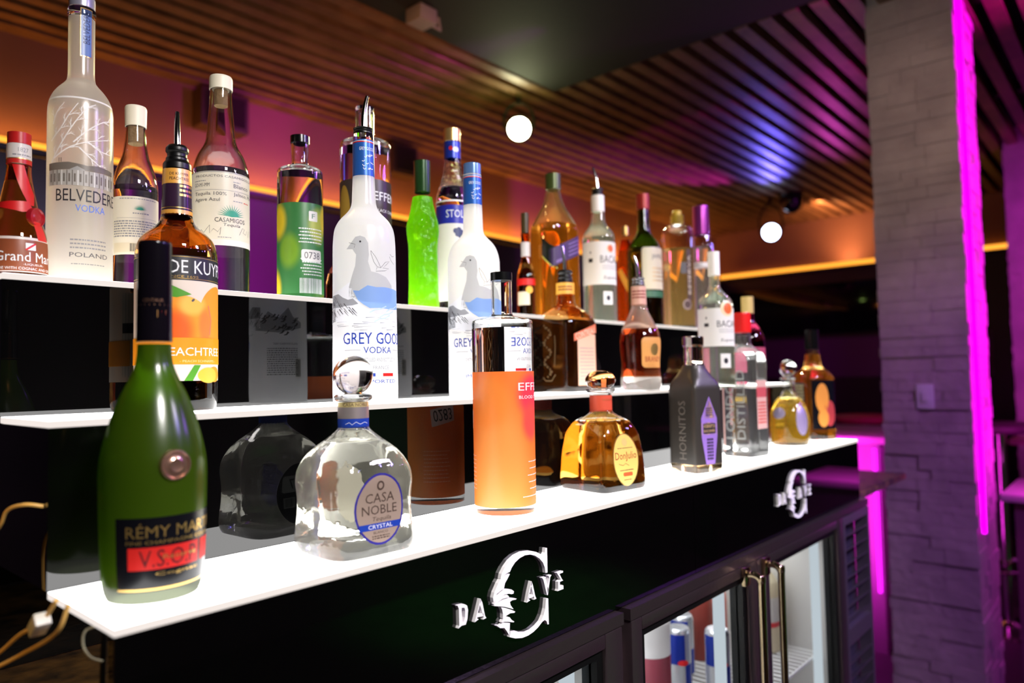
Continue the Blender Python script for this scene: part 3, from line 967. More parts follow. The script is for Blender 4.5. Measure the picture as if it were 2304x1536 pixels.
tag(tube('black_cable', bezier([(.03, .10, -.008), (.028, .10, -.06), (.03, .11, -.12), (.05, .2, -.149)], 6), .0025, BLACK_RUBBER), 'black cable hanging inside the open shelf end', 'cable')
light('counter_fill', 'SPOT', (-.9, .1, .5), 14, (1, .55, .14), (.05, .38, -.15), .03, spot=40, blend=.8)  # added warm spot out of view, lights the granite at the left end

# ------------------------------------------------------------------ the lounge beyond the shelf
PINK = mat('pale_counter', (.55, .40, .50), .35)
o = empty('bar_counter', (3.6, .62, FLOOR))
tag(o, 'magenta lit bar counter behind the left edge of the stone column', 'bar counter')
box('counter_top', (-.35, -.34, .925), (.4, .9, .955), PINK, o, .004)
box('counter_body', (-.30, -.28, 0), (.36, .9, .9245), mat('counter_front', (.35, .25, .33), .5), o)
light('counter_wash', 'AREA', (3.05, .45, -.4), 4, (.95, .03, .8), (3.3, .5, -.4), .1, .7)
tag(box('led_strip', (3.284, .350, -.80), (3.296, .362, -.17), glow('magenta_led_dim', (.8, .01, .85), 3.0)), 'thin vertical magenta light strip on the lounge bar counter', 'light strip')
def stool(label, x, y, col):
    o = empty('bar_stool', (x, y, FLOOR))
    tag(o, label, 'bar stool', 'bar stools in the lounge')
    lathe('seat', [(150, 985), (175, 975), (180, 955), (165, 940)], mat('seat_' + str(col[0]), col, .5), o, 28)
    lathe('pedestal', [(24, 939), (24, 40), (60, 25), (190, 14), (195, 0)], CHROME, o, 24)
    tube('foot_ring', [(.16 * math.cos(2 * PI * k / 20), .16 * math.sin(2 * PI * k / 20), .30) for k in range(21)], .010, CHROME, o, 8)
    tube('foot_ring_arm', [(-.16, 0, .30), (.16, 0, .30)], .007, CHROME, o, 8)
stool('red pink bar stool behind the magenta lit counter', 4.45, .72, (.55, .03, .12))
stool('dark bar stool beyond the right side of the near column', 4.0, -.02, (.12, .03, .10))
o = empty('lounge_table', (3.35, -.38, FLOOR))
tag(o, 'pale topped cabinet table glowing magenta at the right edge', 'table')
box('table_top', (-.2, -.3, .735), (.3, .255, .765), PINK, o, .006)
box('table_base', (-.16, -.27, 0), (.26, .215, .7345), mat('table_base', (.16, .09, .11), .6), o)
light('table_wash', 'AREA', (3.1, -.45, .1), 5, (.95, .05, .8), (3.35, -.4, -.3), .2)
o = empty('drink_rail', (4.4, -.62, FLOOR))
tag(o, 'dark high drink rail with a pink edge beyond the near column', 'drink rail')
box('rail_top', (-.12, -1.2, .855), (.12, .6, .885), mat('rail_pink', (.50, .18, .28), .4), o, .004)
for yy in (-1.1, .5):
    box('rail_leg', (-.04, yy - .04, 0), (.04, yy + .04, .8545), HOUSING, o)
light('rail_wash', 'SPOT', (3.9, -1.6, 1.4), 30, (.95, .08, .6), (4.4, -.5, -.2), .08, spot=50, blend=.8)
tag(box('wall_screen', (6.205, 1.0, .50), (6.2305, 2.35, .93), mat('screen_glass', (.003, .003, .004), .06), None, .006), 'black wall screen under the amber strip on the far wall', 'screen')
light('purple_room', 'SPOT', (3.4, -1.6, 1.4), 60, (.50, .05, .8), (6.2, 1.4, .2), .1, spot=50, blend=1)

# ------------------------------------------------------------------ the bottles
# X, Y, Z of the base centre (m), azimuth that faces the bar, outline as (radius, height) in mm
SPEC = {
    'remy': (0.0604, 0.0765, 0, -112.4, [(14.0, 310.1), (14.4, 251.8), (14.4, 220.3), (13.7, 217.9), (14.0, 208.0), (16.5, 194.1), (27.3, 173.9), (35.8, 148.7), (41.0, 129.0), (43.8, 111.3), (43.1, 73.9), (41.7, 29.6), (39.6, 7.2), (36.5, 0.0)]),
    'casa': (0.2717, 0.0719, 0, -126.2, [(0.0, 210.2), (21.9, 187.6), (21.9, 168.4), (21.9, 160.6), (16.6, 159.1), (16.6, 140.1), (16.6, 130.8), (19.0, 127.4), (27.6, 120.5), (50.4, 106.9), (60.8, 92.3), (64.1, 76.3), (62.2, 43.9), (64.1, 5.4), (64.1, 0.0)]),
    'effen': (0.5343, 0.0856, 0, -137.9, [(15.3, 328.2), (15.3, 317.0), (14.7, 315.7), (14.4, 268.3), (18.4, 267.1), (40.4, 262.1), (42.8, 258.4), (42.5, 190.3), (42.2, 9.7), (41.6, 0.0)]),
    'don': (0.7796, 0.0919, 0, -145.5, [(0.0, 190.7), (25.3, 178.3), (25.3, 156.3), (17.7, 153.4), (17.7, 123.5), (36.8, 112.6), (56.3, 90.8), (64.9, 58.1), (70.0, 0.0)]),
    'horn': (1.0438, 0.0602, 0, -152.6, [(20.2, 252.4), (20.2, 233.9), (17.8, 232.2), (19.4, 199.3), (25.9, 184.2), (40.5, 169.1), (46.2, 157.3), (46.2, 14.6), (46.2, 0.0)]),
    'beef': (1.3356, 0.09, 0, -156.3, [(18.7, 315.0), (18.7, 271.3), (17.7, 269.3), (17.7, 244.5), (46.7, 219.8), (46.7, 205.0), (45.8, 0.0)]),
    'cabo': (1.622, 0.0999, 0, -159.4, [(0.0, 213.7), (22.9, 189.0), (20.9, 166.5), (14.6, 160.9), (14.6, 132.9), (22.9, 121.8), (41.7, 93.8), (46.9, 54.8), (46.9, 10.3), (43.8, 0.0)]),
    'jim': (1.8087, 0.1023, 0, -161.1, [(17.8, 294.8), (17.8, 241.4), (17.8, 238.9), (21.1, 206.3), (24.4, 190.5), (44.4, 178.4), (51.1, 166.4), (51.1, 13.6), (50.0, 0.0)]),
    'peach': (0.1669, 0.2736, 0.15157, -113.8, [(2.4, 360.4), (2.9, 317.6), (12.8, 315.4), (12.8, 298.6), (15.7, 298.1), (15.7, 286.2), (15.7, 285.7), (17.1, 226.5), (22.8, 216.9), (37.1, 205.7), (42.8, 196.6), (45.2, 183.2), (45.2, 148.6), (45.2, 34.1), (45.2, 9.0), (42.8, 0.0)]),
    'goose': (0.3867, 0.2011, 0.15157, -127.2, [(2.3, 418.2), (4.1, 374.3), (13.4, 373.7), (13.4, 365.1), (13.4, 363.9), (14.0, 354.6), (14.6, 305.5), (16.3, 265.8), (21.6, 256.7), (31.5, 247.5), (37.4, 238.4), (40.3, 229.3), (41.7, 211.1), (43.2, 15.8), (42.6, 0.0)]),
    'goose2': (0.5994, 0.2025, 0.15157, -135.7, [(13.9, 368.7), (14.6, 302.4), (14.6, 301.7), (15.9, 258.5), (20.8, 251.4), (31.9, 240.8), (37.4, 230.2), (40.9, 216.1), (41.6, 6.5), (40.2, 0.0)]),
    'coint': (0.9457, 0.2854, 0.15157, -142.9, [(2.7, 292.5), (3.5, 243.9), (15.0, 243.0), (15.0, 217.8), (17.7, 216.9), (17.7, 193.6), (19.4, 169.5), (35.3, 160.5), (51.3, 149.8), (58.3, 133.7), (59.2, 0.0)]),
    'brandy': (1.0507, 0.1797, 0.15157, -148.6, [(2.6, 270.4), (3.5, 227.8), (12.3, 226.9), (12.3, 209.8), (14.0, 208.9), (14.9, 170.1), (17.6, 158.4), (29.0, 135.9), (37.7, 118.0), (39.5, 95.6), (40.4, 68.7), (40.4, 28.5), (39.5, 0.0)]),
    'bacm': (1.2544, 0.1137, 0.15157, -154.3, [(12.4, 293.8), (12.4, 242.2), (11.1, 240.3), (12.0, 215.0), (20.3, 203.4), (35.0, 188.9), (37.8, 174.3), (37.8, 0.0)]),
    'gold': (1.5351, 0.162, 0.15157, -156.7, [(14.7, 219.5), (14.7, 178.1), (13.7, 177.0), (15.8, 155.8), (31.6, 133.6), (38.9, 116.9), (38.9, 0.0)]),
    'gm': (0.0297, 0.3695, 0.30314, -104.2, [(11.7, 168.3), (11.7, 155.4), (12.1, 130.6), (12.1, 122.9), (14.2, 109.0), (17.5, 92.1), (21.7, 71.6), (26.7, 56.3), (29.2, 43.5), (30.8, 0.0)]),
    'belv': (0.09, 0.3595, 0.30314, -107.7, [(14.1, 347.7), (14.1, 333.4), (15.0, 332.8), (14.1, 321.3), (14.1, 246.8), (16.8, 240.2), (25.4, 231.5), (31.8, 220.1), (34.5, 208.6), (34.9, 0.0)]),
    'cass': (0.1604, 0.3795, 0.30314, -111.1, [(13.1, 237.3), (12.6, 210.9), (11.6, 210.4), (13.6, 185.9), (16.1, 169.6), (22.2, 153.9), (25.7, 139.4), (26.7, 127.8), (26.7, 0.0)]),
    'casl': (0.2672, 0.3645, 0.30314, -116.7, [(15.3, 304.4), (15.3, 286.0), (14.2, 285.4), (14.8, 269.6), (19.9, 209.9), (30.6, 191.8), (36.9, 171.1), (37.4, 156.8), (37.4, 0.0)]),
    'effg': (0.3888, 0.3595, 0.30314, -122.4, [(14.0, 248.4), (14.0, 237.5), (13.4, 236.8), (12.1, 202.7), (22.3, 200.7), (33.2, 195.9), (33.8, 0.0)]),
    'effb': (0.5258, 0.3795, 0.30314, -127.3, [(15.9, 335.0), (15.9, 280.5), (28.9, 278.2), (41.9, 272.9), (42.6, 0.0)]),
    'mido': (0.6338, 0.3595, 0.30314, -131.7, [(14.7, 262.1), (13.9, 206.5), (17.0, 197.8), (22.4, 170.1), (29.3, 146.4), (25.5, 110.9), (25.5, 52.0), (27.0, 0.0)]),
    'stoli': (0.7281, 0.3795, 0.30314, -134.1, [(15.7, 346.7), (15.7, 323.7), (15.7, 292.3), (16.5, 272.8), (21.5, 247.3), (31.4, 222.0), (32.2, 209.3), (32.2, 0.0)]),
    'court': (0.96, 0.3995, 0.30314, -139.8, [(8.5, 228.0), (8.5, 184.9), (9.4, 183.9), (9.4, 132.3), (13.2, 113.2), (19.8, 94.2), (20.8, 0.0)]),
    'jw': (1.0214, 0.3695, 0.30314, -142.1, [(17.2, 317.9), (17.2, 283.6), (15.3, 281.6), (26.8, 248.3), (42.1, 223.0), (50.8, 205.4), (51.7, 184.0), (51.7, 0.0)]),
    'bact': (1.1761, 0.3595, 0.30314, -145.6, [(3.1, 363.3), (4.1, 315.0), (13.2, 314.0), (13.2, 297.2), (15.3, 296.2), (15.3, 258.5), (17.3, 229.3), (30.6, 213.7), (37.7, 201.2), (38.7, 0.0)]),
    'amber': (1.4141, 0.4375, 0.30314, -147.7, [(9.2, 270.1), (9.2, 246.4), (11.5, 234.6), (20.8, 199.1), (24.2, 163.6), (24.2, 0.0)]),
    'jame': (1.3946, 0.3695, 0.30314, -149.1, [(16.7, 339.8), (16.7, 300.6), (15.6, 299.5), (17.8, 239.7), (33.4, 216.8), (43.4, 199.6), (44.5, 0.0)]),
    'e18': (1.5532, 0.3595, 0.30314, -151.7, [(18.7, 320.8), (18.7, 284.2), (19.9, 283.0), (35.1, 275.7), (42.1, 259.8), (42.1, 0.0)]),
    'purp': (1.7331, 0.3795, 0.30314, -153.5, [(22.5, 366.0), (23.7, 280.7), (27.5, 261.1), (28.7, 0.0)]),
    'dec': (0.5167, 0.4395, 0.30314, -125.3, [(4.4, 103.5), (8.8, 80.6), (19.1, 65.3), (24.3, 42.5), (24.3, 0.0)]),
}

def start(key, label, cat='bottle', name='liquor_bottle', group=None):
    X, Y, Z, caz, P = SPEC[key]
    return bottle(name, label, cat, X, Y, Z, group), caz, [tuple(p) for p in P]

def cap(name, P, m, parent, rot=0., cut=.8, sect=None, seg=40):
    sh = Shape(P, cut, sect, rot, seg=seg)
    bm = bmesh.new()
    loft(bm, [sh.ring(r, z) for r, z in sh.prof], bottom=1, top=1)
    return from_bm(name, bm, m, parent, 45)

def medallion(name, sh, deg, z, r, m, parent, h=2.5):
    """a raised round seal on the surface"""
    c = Vector(sh.at(deg, z, 0)) * .001
    a = rad(sh.rot + deg)
    n = Vector((math.cos(a), math.sin(a), 0))
    bm = bmesh.new()
    loft(bm, [[(q * math.cos(2 * PI * k / 32), q * math.sin(2 * PI * k / 32), zz) for k in range(32)] for q, zz in
              ((r * .15, h * .9), (r * .40, h * 1.15), (r * .55, h * .7), (r * .78, h * .65), (r * .86, h * 1.2), (r * .95, h * 1.1), (r, h * .3), (r, -3))], bottom=1, top=1)
    o = from_bm(name, bm, m, parent, 40)
    o.rotation_mode = 'QUATERNION'
    o.rotation_quaternion = n.to_track_quat('Z', 'Y')
    o.location = c
    return o

def pourer(o, P, k, spout_h, lean, az, m=BLACK_RUBBER):
    """collared stopper P (list of (r, z)) with a bent metal spout"""
    r0, z0 = P[0]; r1, z1 = P[-1]
    h = z0 - z1
    c = cap('pourer', [(r0 * .8, z0), (r0, z0 - h * .12), (r0, z0 - h * .26), (r0 * .86, z0 - h * .34), (r0 * .86, z0 - h * .48), (r0 * .98, z0 - h * .54), (r0 * .98, z0 - h * .64), (r1 * .9, z0 - h * .70), (r1, z0 - h * .78), (r1, z1)], m, o, cut=.4)
    curved_spout(c, P[0][1] - 4, spout_h + 4, lean, az=az)
    return c

# ---- 1 green frosted cognac bottle, lower step, nearest the camera
o, az, P = start('remy', 'green frosted cognac bottle with dark foil neck, leftmost and nearest on the lowest shelf')
sh = Shape(P[3:], 6, rot=az)
solid('glass_base', sh, 13.8, 0, frosted('grey_green_base', (.12, .14, .08), .6, .25, .6), o, 60)
solid('glass', sh, P[3][1], 14, frosted('green_frosted_glass', (.13, .24, .010), .55, .30, .62), o, 60)
cap('foil_cap', [(13.2, P[0][1]), (14.0, P[0][1] - 1.5), P[1], (P[2][0] + .3, P[2][1])], mat('black_foil', (.004, .003, .005), .12), o)
cs = Shape([P[0], P[2]], 0, rot=az)
p = wrap(cs, 230); 
p.rect(-180, 180, P[2][1] - .2, P[2][1] + 3.5, GOLD_INK); p.rect(-180, 180, 252, 253.2, mat('dull_gold', (.2, .1, .06), .4, .6))
p.rect(10, 38, P[2][1] + 4, 247, RED_INK); p.rect(8.5, 10, P[2][1] + 4, 248, GOLD_INK); p.rect(38, 39.5, P[2][1] + 4, 248, GOLD_INK)
p.text('CENTAUR', -40, 30, 255, 258, mat('dull_gold', (.2, .1, .06)), 1); p.build('neck_band', o)
medallion('wax_seal', sh, 22.1, 114.1, 13, mat('gilt_seal', (.72, .42, .30), .22, .9), o)
p = wrap(sh, 60)
zt, zb = 71.9, 10.7
p.rect(-41.2, 105, zb, zt, mat('black_label', (.003, .003, .005), .25))
p.rect(-41.2, 105, zb + 1, zb + 2.5, GOLD_INK, 1)
p.text('RÉMY MARTIN', -29, 92, zt - 16.5, zt - 4.5, GOLD_INK, 1)
p.text('FINE CHAMPAGNE COGNAC', -29, 88, zt - 22, zt - 19, GOLD_INK, 1)
p.rect(-27, 55, zt - 43, zt - 24.5, RED_INK, 1); p.rect(59, 92, zt - 43, zt - 24.5, RED_INK, 1)
p.text('V.S.O.P', -15, 50, zt - 41, zt - 27, mat('dark_red', (.06, .004, .006), .4), 2)
p.text('Reserve', 10, 50, zt - 35, zt - 31, GOLD_INK, 3)
p.text('Cognac', 2, 55, zt - 49, zt - 45.5, GOLD_INK, 1)
p.build('label', o)

# ---- 2 clear ball-stoppered tequila
o, az, P = start('casa', 'squat clear tequila bottle with round glass ball stopper and oval blue rimmed label')
k = .83
body = [(P[4][0], P[4][1]), P[5], P[6], (P[7][0], P[7][1]), (27, P[8][1]), (43, P[9][1]), (51.5, P[10][1] - 2), (53.5, P[11][1]), (51.0, 60), (50.5, 43), (52.5, 20), (53.5, 7), (50, 0)]
sh = Shape(body, 5, [(131, 2), (118, 2.3), (100, 3.4), (70, 4.6), (0, 5)], az + 33, seg=96)
glass_body(sh, 116, glass('moulded_flint', (.985, .985, .93), haze=.03, bump=(14, .35)), glass('silver_tequila', (.99, .98, .84), 0, 1.40, haze=.06, bump=(14, .35)), o, 3.0, 12)
bm = bmesh.new()
loft(bm, [[(22 * math.sin(PI * j / 16) * math.cos(2 * PI * q / 32), 22 * math.sin(PI * j / 16) * math.sin(2 * PI * q / 32), P[1][1] + .5 + 22 * math.cos(PI * j / 16)) for q in range(32)] for j in range(1, 15)], bottom=1, top=1)
st = from_bm('ball_stopper', bm, glass('smoky_stopper', (.72, .64, .62)), o, 60)
cap('collar', [(13, 168.0), (19, 167), (21.5, 164), (19.5, 160.5), (16, 159.2)], CLEAR, st)
cap('cork', [(13, 158.8), (13, 136)], CORK, st)
cs = Shape([(16.8, 160), (16.8, 128)], 0, rot=az)
p = wrap(cs, 140)
p.rect(-180, 180, 153.5, 158.6, mat('pale_gold', (.75, .62, .28), .35, .6)); p.rect(-180, 180, 141, 153.4, mat('silver_band', (.42, .36, .36), .35, .7))
p.rect(-180, 180, 131, 140.9, BLUE_INK)
p.text('CASA NOBLE', -40, 60, 154.4, 157.8, mat('dull_gold', (.2, .1, .06)), 1)
p.stroke([(-30, 135), (-15, 137), (-5, 134.5), (10, 137.5), (25, 135), (45, 137), (60, 135.5)], .5, WHITE_INK, 1)
p.build('neck_band', o)
p = flat(sh)
zc = 48.3
p.ell(-2, zc, 30.5, 37, mat('navy_rim', (.025, .02, .20), .3)); p.ell(-2, zc, 28.2, 34.6, mat('rose_tan', (.36, .27, .21), .42, .35), 2, 36)
INKB = mat('umber_ink', (.05, .030, .02), .5)
p.ell(-2, zc + 24, 4.6, 5, INKB, 3); p.ell(-2, zc + 24, 2.6, 3, mat('rose_tan', (.5, .4, .3)), 4)
p.text('CASA', -20, 16, zc + 6.5, zc + 16.5, INKB, 3); p.text('NOBLE', -24, 19.5, zc - 5.5, zc + 4, INKB, 3)
p.text('Tequila', -12, 12, zc - 13.5, zc - 8, INKB, 3, slant=.3)
p.rect(-27.3, 23.2, zc - 21, zc - 14.5, BLUE_INK, 3); p.text('CRYSTAL', -17, 13, zc - 19.8, zc - 15.8, WHITE_INK, 4)
p.text('BLANCO', -11, 7, zc - 25.2, zc - 22.8, INKB, 3); p.lines(-13, 9, zc - 31, zc - 26.5, 2, INKB, 3, 3)
p.build('label', o)
sb = Shape(body, 5, sh.sect, az + 33 + 180, seg=96)
p = flat(sb); p.ell(0, zc, 29, 36, WHITE_PAPER, 0); p.ell(0, zc, 29, 36, BLACK_INK, 1); p.rect(2, 22, zc + 2, zc + 22, mat('grey_sticker', (.25, .26, .24), .5), 2, r=3); p.rect(4, 20, zc - 16, zc - 4, mat('grey_sticker', (.25, .26, .24)), 2)
p.text('7', 6, 13, zc + 6, zc + 18, BLACK_INK, 3); p.bars(5, 19, zc - 15, zc - 5, BLACK_INK, 3, 8); p.build('back_label', o)
sl = Shape(body, 5, sh.sect, az + 33 + 90, seg=96)
p = flat(sl)
for q in range(40):
    a0, a1 = 2 * PI * q / 40, 2 * PI * (q + 1) / 40
    p.stroke([(19 * math.cos(a0), zc + 30 * math.sin(a0)), (19 * math.cos(a1), zc + 30 * math.sin(a1))], 1.4, mat('moulded_glass', (.75, .77, .72), .15, 0, .7), 1)
p.text('CASA', -11, 11, zc + 5, zc + 12, GREY_INK, 1); p.text('NOBLE', -12, 12, zc - 4, zc + 3, GREY_INK, 1); p.build('side_medallion', o)

# ---- 3 tall cylindrical vodka bottle, orange label
def tall_cylinder(key, label, ink, paper, capm, words, liquid, extra=None, fill=None, back=None, lab=(.58, .03), thru=.45):
    o, az, P = start(key, label)
    i = 3 if key == 'effen' else 2
    hz = P[0][1]
    if capm:
        cap('cap', P[:2], capm, o)
    body = P[2:]
    if not capm:
        body = [(P[0][0] - .6, hz - 8), (P[1][0] - 1.5, P[1][1] + 4)] + P[2:]
        cap('stopper', [(P[0][0] - .5, hz), (P[0][0], hz - 1), (P[0][0], hz - 7.6)], glass('clear_stopper', (.94, .95, .93)), o)
    sh = Shape(body, 2.5, rot=az)
    zt, zb = hz * lab[0], hz * lab[1]
    glass_body(sh, fill or hz * .755, CLEAR, liquid, o, 3.2, 9)
    p = wrap(sh, hz * .3)
    p.rect(-180, 180, zb, zt, paper)
    extra(p, zb, zt)
    for s, a0, a1, z0, z1 in words:
        p.text(s, a0, a1, z0, z1, ink, 2)
    if back: back(p, zb, zt)
    p.build('label', o)
    return o, sh
def eff_extra(p, zb, zt):
    for k in range(5):
        p.lines(52 - 3 * (k % 3), 100, zb + 22 + k * 9, zb + 24 + k * 9, 1, WHITE_INK, 2, k)
    p.lines(34, 100, zb + 12, zb + 14, 1, WHITE_INK, 2, 11)
def eff_back(p, zb, zt):
    d = 132.5 + 137.9 - 360
    for k in range(9):
        p.lines(d - 28 + (k % 4) * 2, d + 26, zb + 22 + 5.5 * k, zb + 24.6 + 5.5 * k, 1, sheet('faint_ink', (.95, .60, .45), .4, .05), 2, k + 20)
    c = -104
    p.poly([(c + 22, 112), (c + 25, 137), (c - 22, 146), (c - 25, 121)][::-1], WHITE_PAPER, 2)
    p.text('0283', c - 19, c + 19, 121, 138, BLACK_INK, 3, rot=172)
def around(key, deg, z, r=None):
    a = rad(SPEC[key][3] + deg)
    q = r or SPEC[key][4][-2][0]
    return (q * math.cos(a), q * math.sin(a), z)
ORANGE = sheet('orange_label', (.96, .22, .035), .45, .05, blobs=[(around('effen', -14, 60), 62, 1.9, (.98, .36, .08)), (around('effen', 62, 158), 34, 1.2, (.90, .06, .10)), (around('effen', 60, 122), 24, 1.4, (.94, .10, .08)), (around('effen', -30, 150), 40, 1.2, (.97, .30, .05))])
GREEN_LABEL = sheet('cucumber_label', (.045, .20, .055), .4, .05, blobs=[(around('effg', -64, 114), 20, 1.7, (.85, .60, .03)), (around('effg', -30, 70), 22, 1.5, (.20, .38, .03)), (around('effg', 50, 108), 22, 1.5, (.50, .56, .10)), (around('effg', -78, 14), 18, 2., (.85, .60, .03)), (around('effg', 76, 120), 14, 2., (.8, .6, .06))])
ZE = lambda px: px
o, sh = tall_cylinder('effen', 'tall clear cylinder vodka bottle with bright orange label and black cap on lowest shelf', WHITE_INK, ORANGE, BLACK_PLASTIC,
    [('EFFEN', 28, 112, 164.4, 174.8), ('BLOOD ORANGE', 29, 118, 153.3, 157.6)], CLEAR_LIQUID, eff_extra, 250, eff_back, (190.3 / SPEC['effen'][4][0][1], .030))
# ---- green and black labelled cylinders on the top step
def grn_extra(p, zb, zt):
    p.rect(21, 46, zt - 27, zt - 12, WHITE_PAPER, 2, r=1.5); p.text('F', 29, 38, zt - 23, zt - 16, sheet('green_label', (.04, .20, .05)), 3)
    for k in range(5): p.lines(-4 + 3 * (k % 2), 62, zt - 40 - 5 * k, zt - 37 - 5 * k, 1, WHITE_INK, 2, k)
    p.rect(2, 58, 54.1, 71.6, WHITE_PAPER, 3, r=3); p.text('0738', 9, 52, 58.1, 68.2, DARKGREY_INK, 4)
    for k in range(6): p.lines(8 - 4 * (k % 3), 62, zb + 26 + 4.6 * k, zb + 28.8 + 4.6 * k, 1, WHITE_INK, 2, k + 7)
    p.bars(-2, 62, zb, zb + 22, WHITE_INK, 2, 5)
tall_cylinder('effg', 'clear cylinder vodka bottle with green label and white 0738 sticker on top shelf', WHITE_INK, GREEN_LABEL, BLACK_PLASTIC, [], CLEAR_LIQUID, grn_extra, 190, None, (141.0 / SPEC['effg'][4][0][1], .03))
def blk_extra(p, zb, zt):
    p.ell(-55, zt - 52, 14, 44, sheet('dull_gold_print', (.45, .26, .04), .3, .05), 1)
    p.text('EFFEN', 18, 86, zt - 34, zt - 20, WHITE_INK, 2); p.text('BLACK CHERRY', 22, 92, zt - 53, zt - 48, WHITE_INK, 2)
tall_cylinder('effb', 'clear cylinder vodka bottle with black label, half hidden behind the pourer topped frosted bottle', WHITE_INK, sheet('charcoal_label', (.05, .035, .03), .3, .06), None, [], CLEAR_LIQUID, blk_extra, 262, None, (204.4 / SPEC['effb'][4][0][1], .03))

# ---- 4 amber square tequila with ball stopper
AMBER_GLASS = glass('amber_reposado', (.50, .135, .006), 0, 1.42, haze=.05)
o, az, P = start('don', 'amber square tequila bottle with amber ball stopper and oval yellow label')
body = [P[3], P[4], (27, P[5][1] + 3), (38, P[5][1] - 5), (45.5, P[6][1]), (50.5, P[7][1]), (53.5, 12), (53, 5), (51, 0)]
sq = [(124, 2), (116, 2.6), (105, 5), (85, 8), (0, 9)]
sh = Shape(body, 3, sq, az + 47, seg=112)
glass_body(sh, 109, CLEAR, AMBER_GLASS, o, 4, 9)
bm = bmesh.new()
loft(bm, [[(r * math.cos(2 * PI * q / 32), r * math.sin(2 * PI * q / 32), z) for q in range(32)] for r, z in ((4, 190.5), (13, 189), (20, 185), (24.5, 178.5), (25, 172), (21, 165), (15, 162))], bottom=1, top=1)
st = from_bm('ball_stopper', bm, glass('amber_stopper', (.82, .36, .12)), o, 60)
cap('collar', [(22, 161), (24.5, 159.5), (24.5, 157), (21, 154.5)], CLEAR, st)
cs = Shape([(18.1, 154), (18.1, 122)], 0, rot=az)
p = wrap(cs, 140); p.rect(-180, 180, 124, 150, sheet('coral_band', (.72, .10, .05), .25, .06)); p.text('DON JULIO', 10, 80, 141, 144, GOLD_INK, 1); p.build('neck_band', o)
p = flat(sh); zc = 48.7
p.ell(0, zc, 30, 41, GOLD_INK); p.ell(0, zc, 28.4, 39.4, sheet('honey_paper', (.90, .62, .16), .3, .05), 2, 36)
RB = mat('oxblood_ink', (.22, .012, .01), .4)
p.text('DonJulio', -25, 25, zc - 3, zc + 12, RB, 3); p.stroke([(-18, zc - 6), (-8, zc - 9), (-2, zc - 6), (6, zc - 10)], .7, INKB, 3); p.lines(-18, 18, zc + 17, zc + 19, 1, INKB, 3, 2)
p.ell(0, zc + 27, 6, 6, mat('pale_tan', (.60, .38, .12), .6), 3); p.rect(-9, 13, zc - 26, zc - 20, mat('tile_red', (.62, .08, .02), .4), 3, r=2.4); p.lines(-16, 16, zc - 18, zc - 15, 1, INKB, 3, 4); p.lines(-8, 10, zc - 33, zc - 30, 1, INKB, 3, 5)
p.build('label', o)
sb = Shape(body, 3, sq, az + 47 + 180, seg=112); p = flat(sb); p.rect(-24, 24, 18, 76, mat('olive_label', (.10, .09, .05), .5)); p.bars(-8, 8, 24, 40, CREAM_PAPER, 1, 4); p.build('back_label', o)

# ---- 5 black tequila bottle
o, az, P = start('horn', 'matt black square tequila bottle with diamond shaped violet label')
k = .775
hz = P[2][1]
body = [(17.8, hz), (18.5, 203), (23, P[4][1] + 3), (31, P[5][1] + 2), (36, P[6][1]), (36, 14), (35.5, 4), (33, 0)]
sq = [(205, 2), (192, 2.4), (178, 4), (160, 9), (0, 10)]
sh = Shape(body, 3, sq, az + 45, seg=96)
BB = mat('black_coated_glass', (.030, .026, .022), .36, bump=(400, .05))
solid('coated_body', sh, 198, 15, BB, o)
solid('base', sh, 14.8, 0, glass('brown_base', (.80, .48, .22)), o)
solid('neck', sh, hz, 198.2, glass('neck_glass', (.95, .86, .74)), o)
cap('stopper', [(19, P[0][1]), (20.2, P[0][1] - 2), (20.2, P[1][1] + 2), (18, hz + .2)], glass('smoky_cap', (.50, .45, .42), .05), o)
sl = Shape(body, 3, sq, az - 45, seg=96)
p = flat(sl); p.text('HORNITOS', -6, 12, 24, 132, mat('raised_black_letters', (.13, .115, .10), .3), 2, rot=90); p.build('embossed_lettering', o)
p = flat(sh); zc = 77.8
VL = sheet('violet_foil', (.40, .22, .72), .1, .3, .25); OL = sheet('amber_foil', (.90, .58, .30), .1, .3, .25)
p.poly([(0, zc + 62), (19, zc + 22), (19, zc - 12), (11, zc - 62), (-11, zc - 62), (-21, zc - 12), (-21, zc + 22)], VL)
p.poly([(0, zc + 58), (16, zc + 22), (-18, zc + 22)], OL, 1); p.rect(-20, 18, zc - 8, zc + 14, OL, 1)
p.rect(-17, 15, zc - 6, zc + 12, BLACK_INK, 2); p.text('HORNITOS', -15.5, 13.5, zc + 4.5, zc + 10.5, OL, 3); p.text('BLACK BARREL', -15.5, 13.5, zc - 3.5, zc + 1.5, OL, 3)
p.lines(-9, 8, zc + 26, zc + 42, 4, BLACK_INK, 2, 3); p.lines(-8, 8, zc - 55, zc - 14, 7, BLACK_INK, 2, 5, .7)
p.build('label', o)

# ---- 6 clear square gin bottle, red cap
o, az, P = start('beef', 'clear square gin bottle with red cap and raised LONDON lettering on lowest shelf')
cap('cap', [(18, P[0][1]), (18.7, P[0][1] - 2), (18.7, P[1][1])], mat('red_cap', (.70, .012, .010), .3), o)
hz = P[2][1]
body = [(17.7, hz), (17.9, P[3][1]), (27, P[3][1] - 10), (36, P[4][1] + 4), (38.5, P[5][1]), (38.5, 8), (37.5, 2), (36, 0)]
sq = [(245, 2), (238, 2.6), (222, 5), (205, 7), (0, 7)]
sh = Shape(body, 2.5, sq, az + 58, seg=96)
glass_body(sh, 226, glass('gin_glass', (.97, .99, .97), haze=.02), glass('gin', (.98, .99, .97), 0, 1.40, haze=.03), o, 3, 16)
sl = Shape(body, 2.5, sq, az - 32, seg=96)
p = flat(sl); EG = mat('raised_clear_letters', (.60, .62, .60), .12, .5)
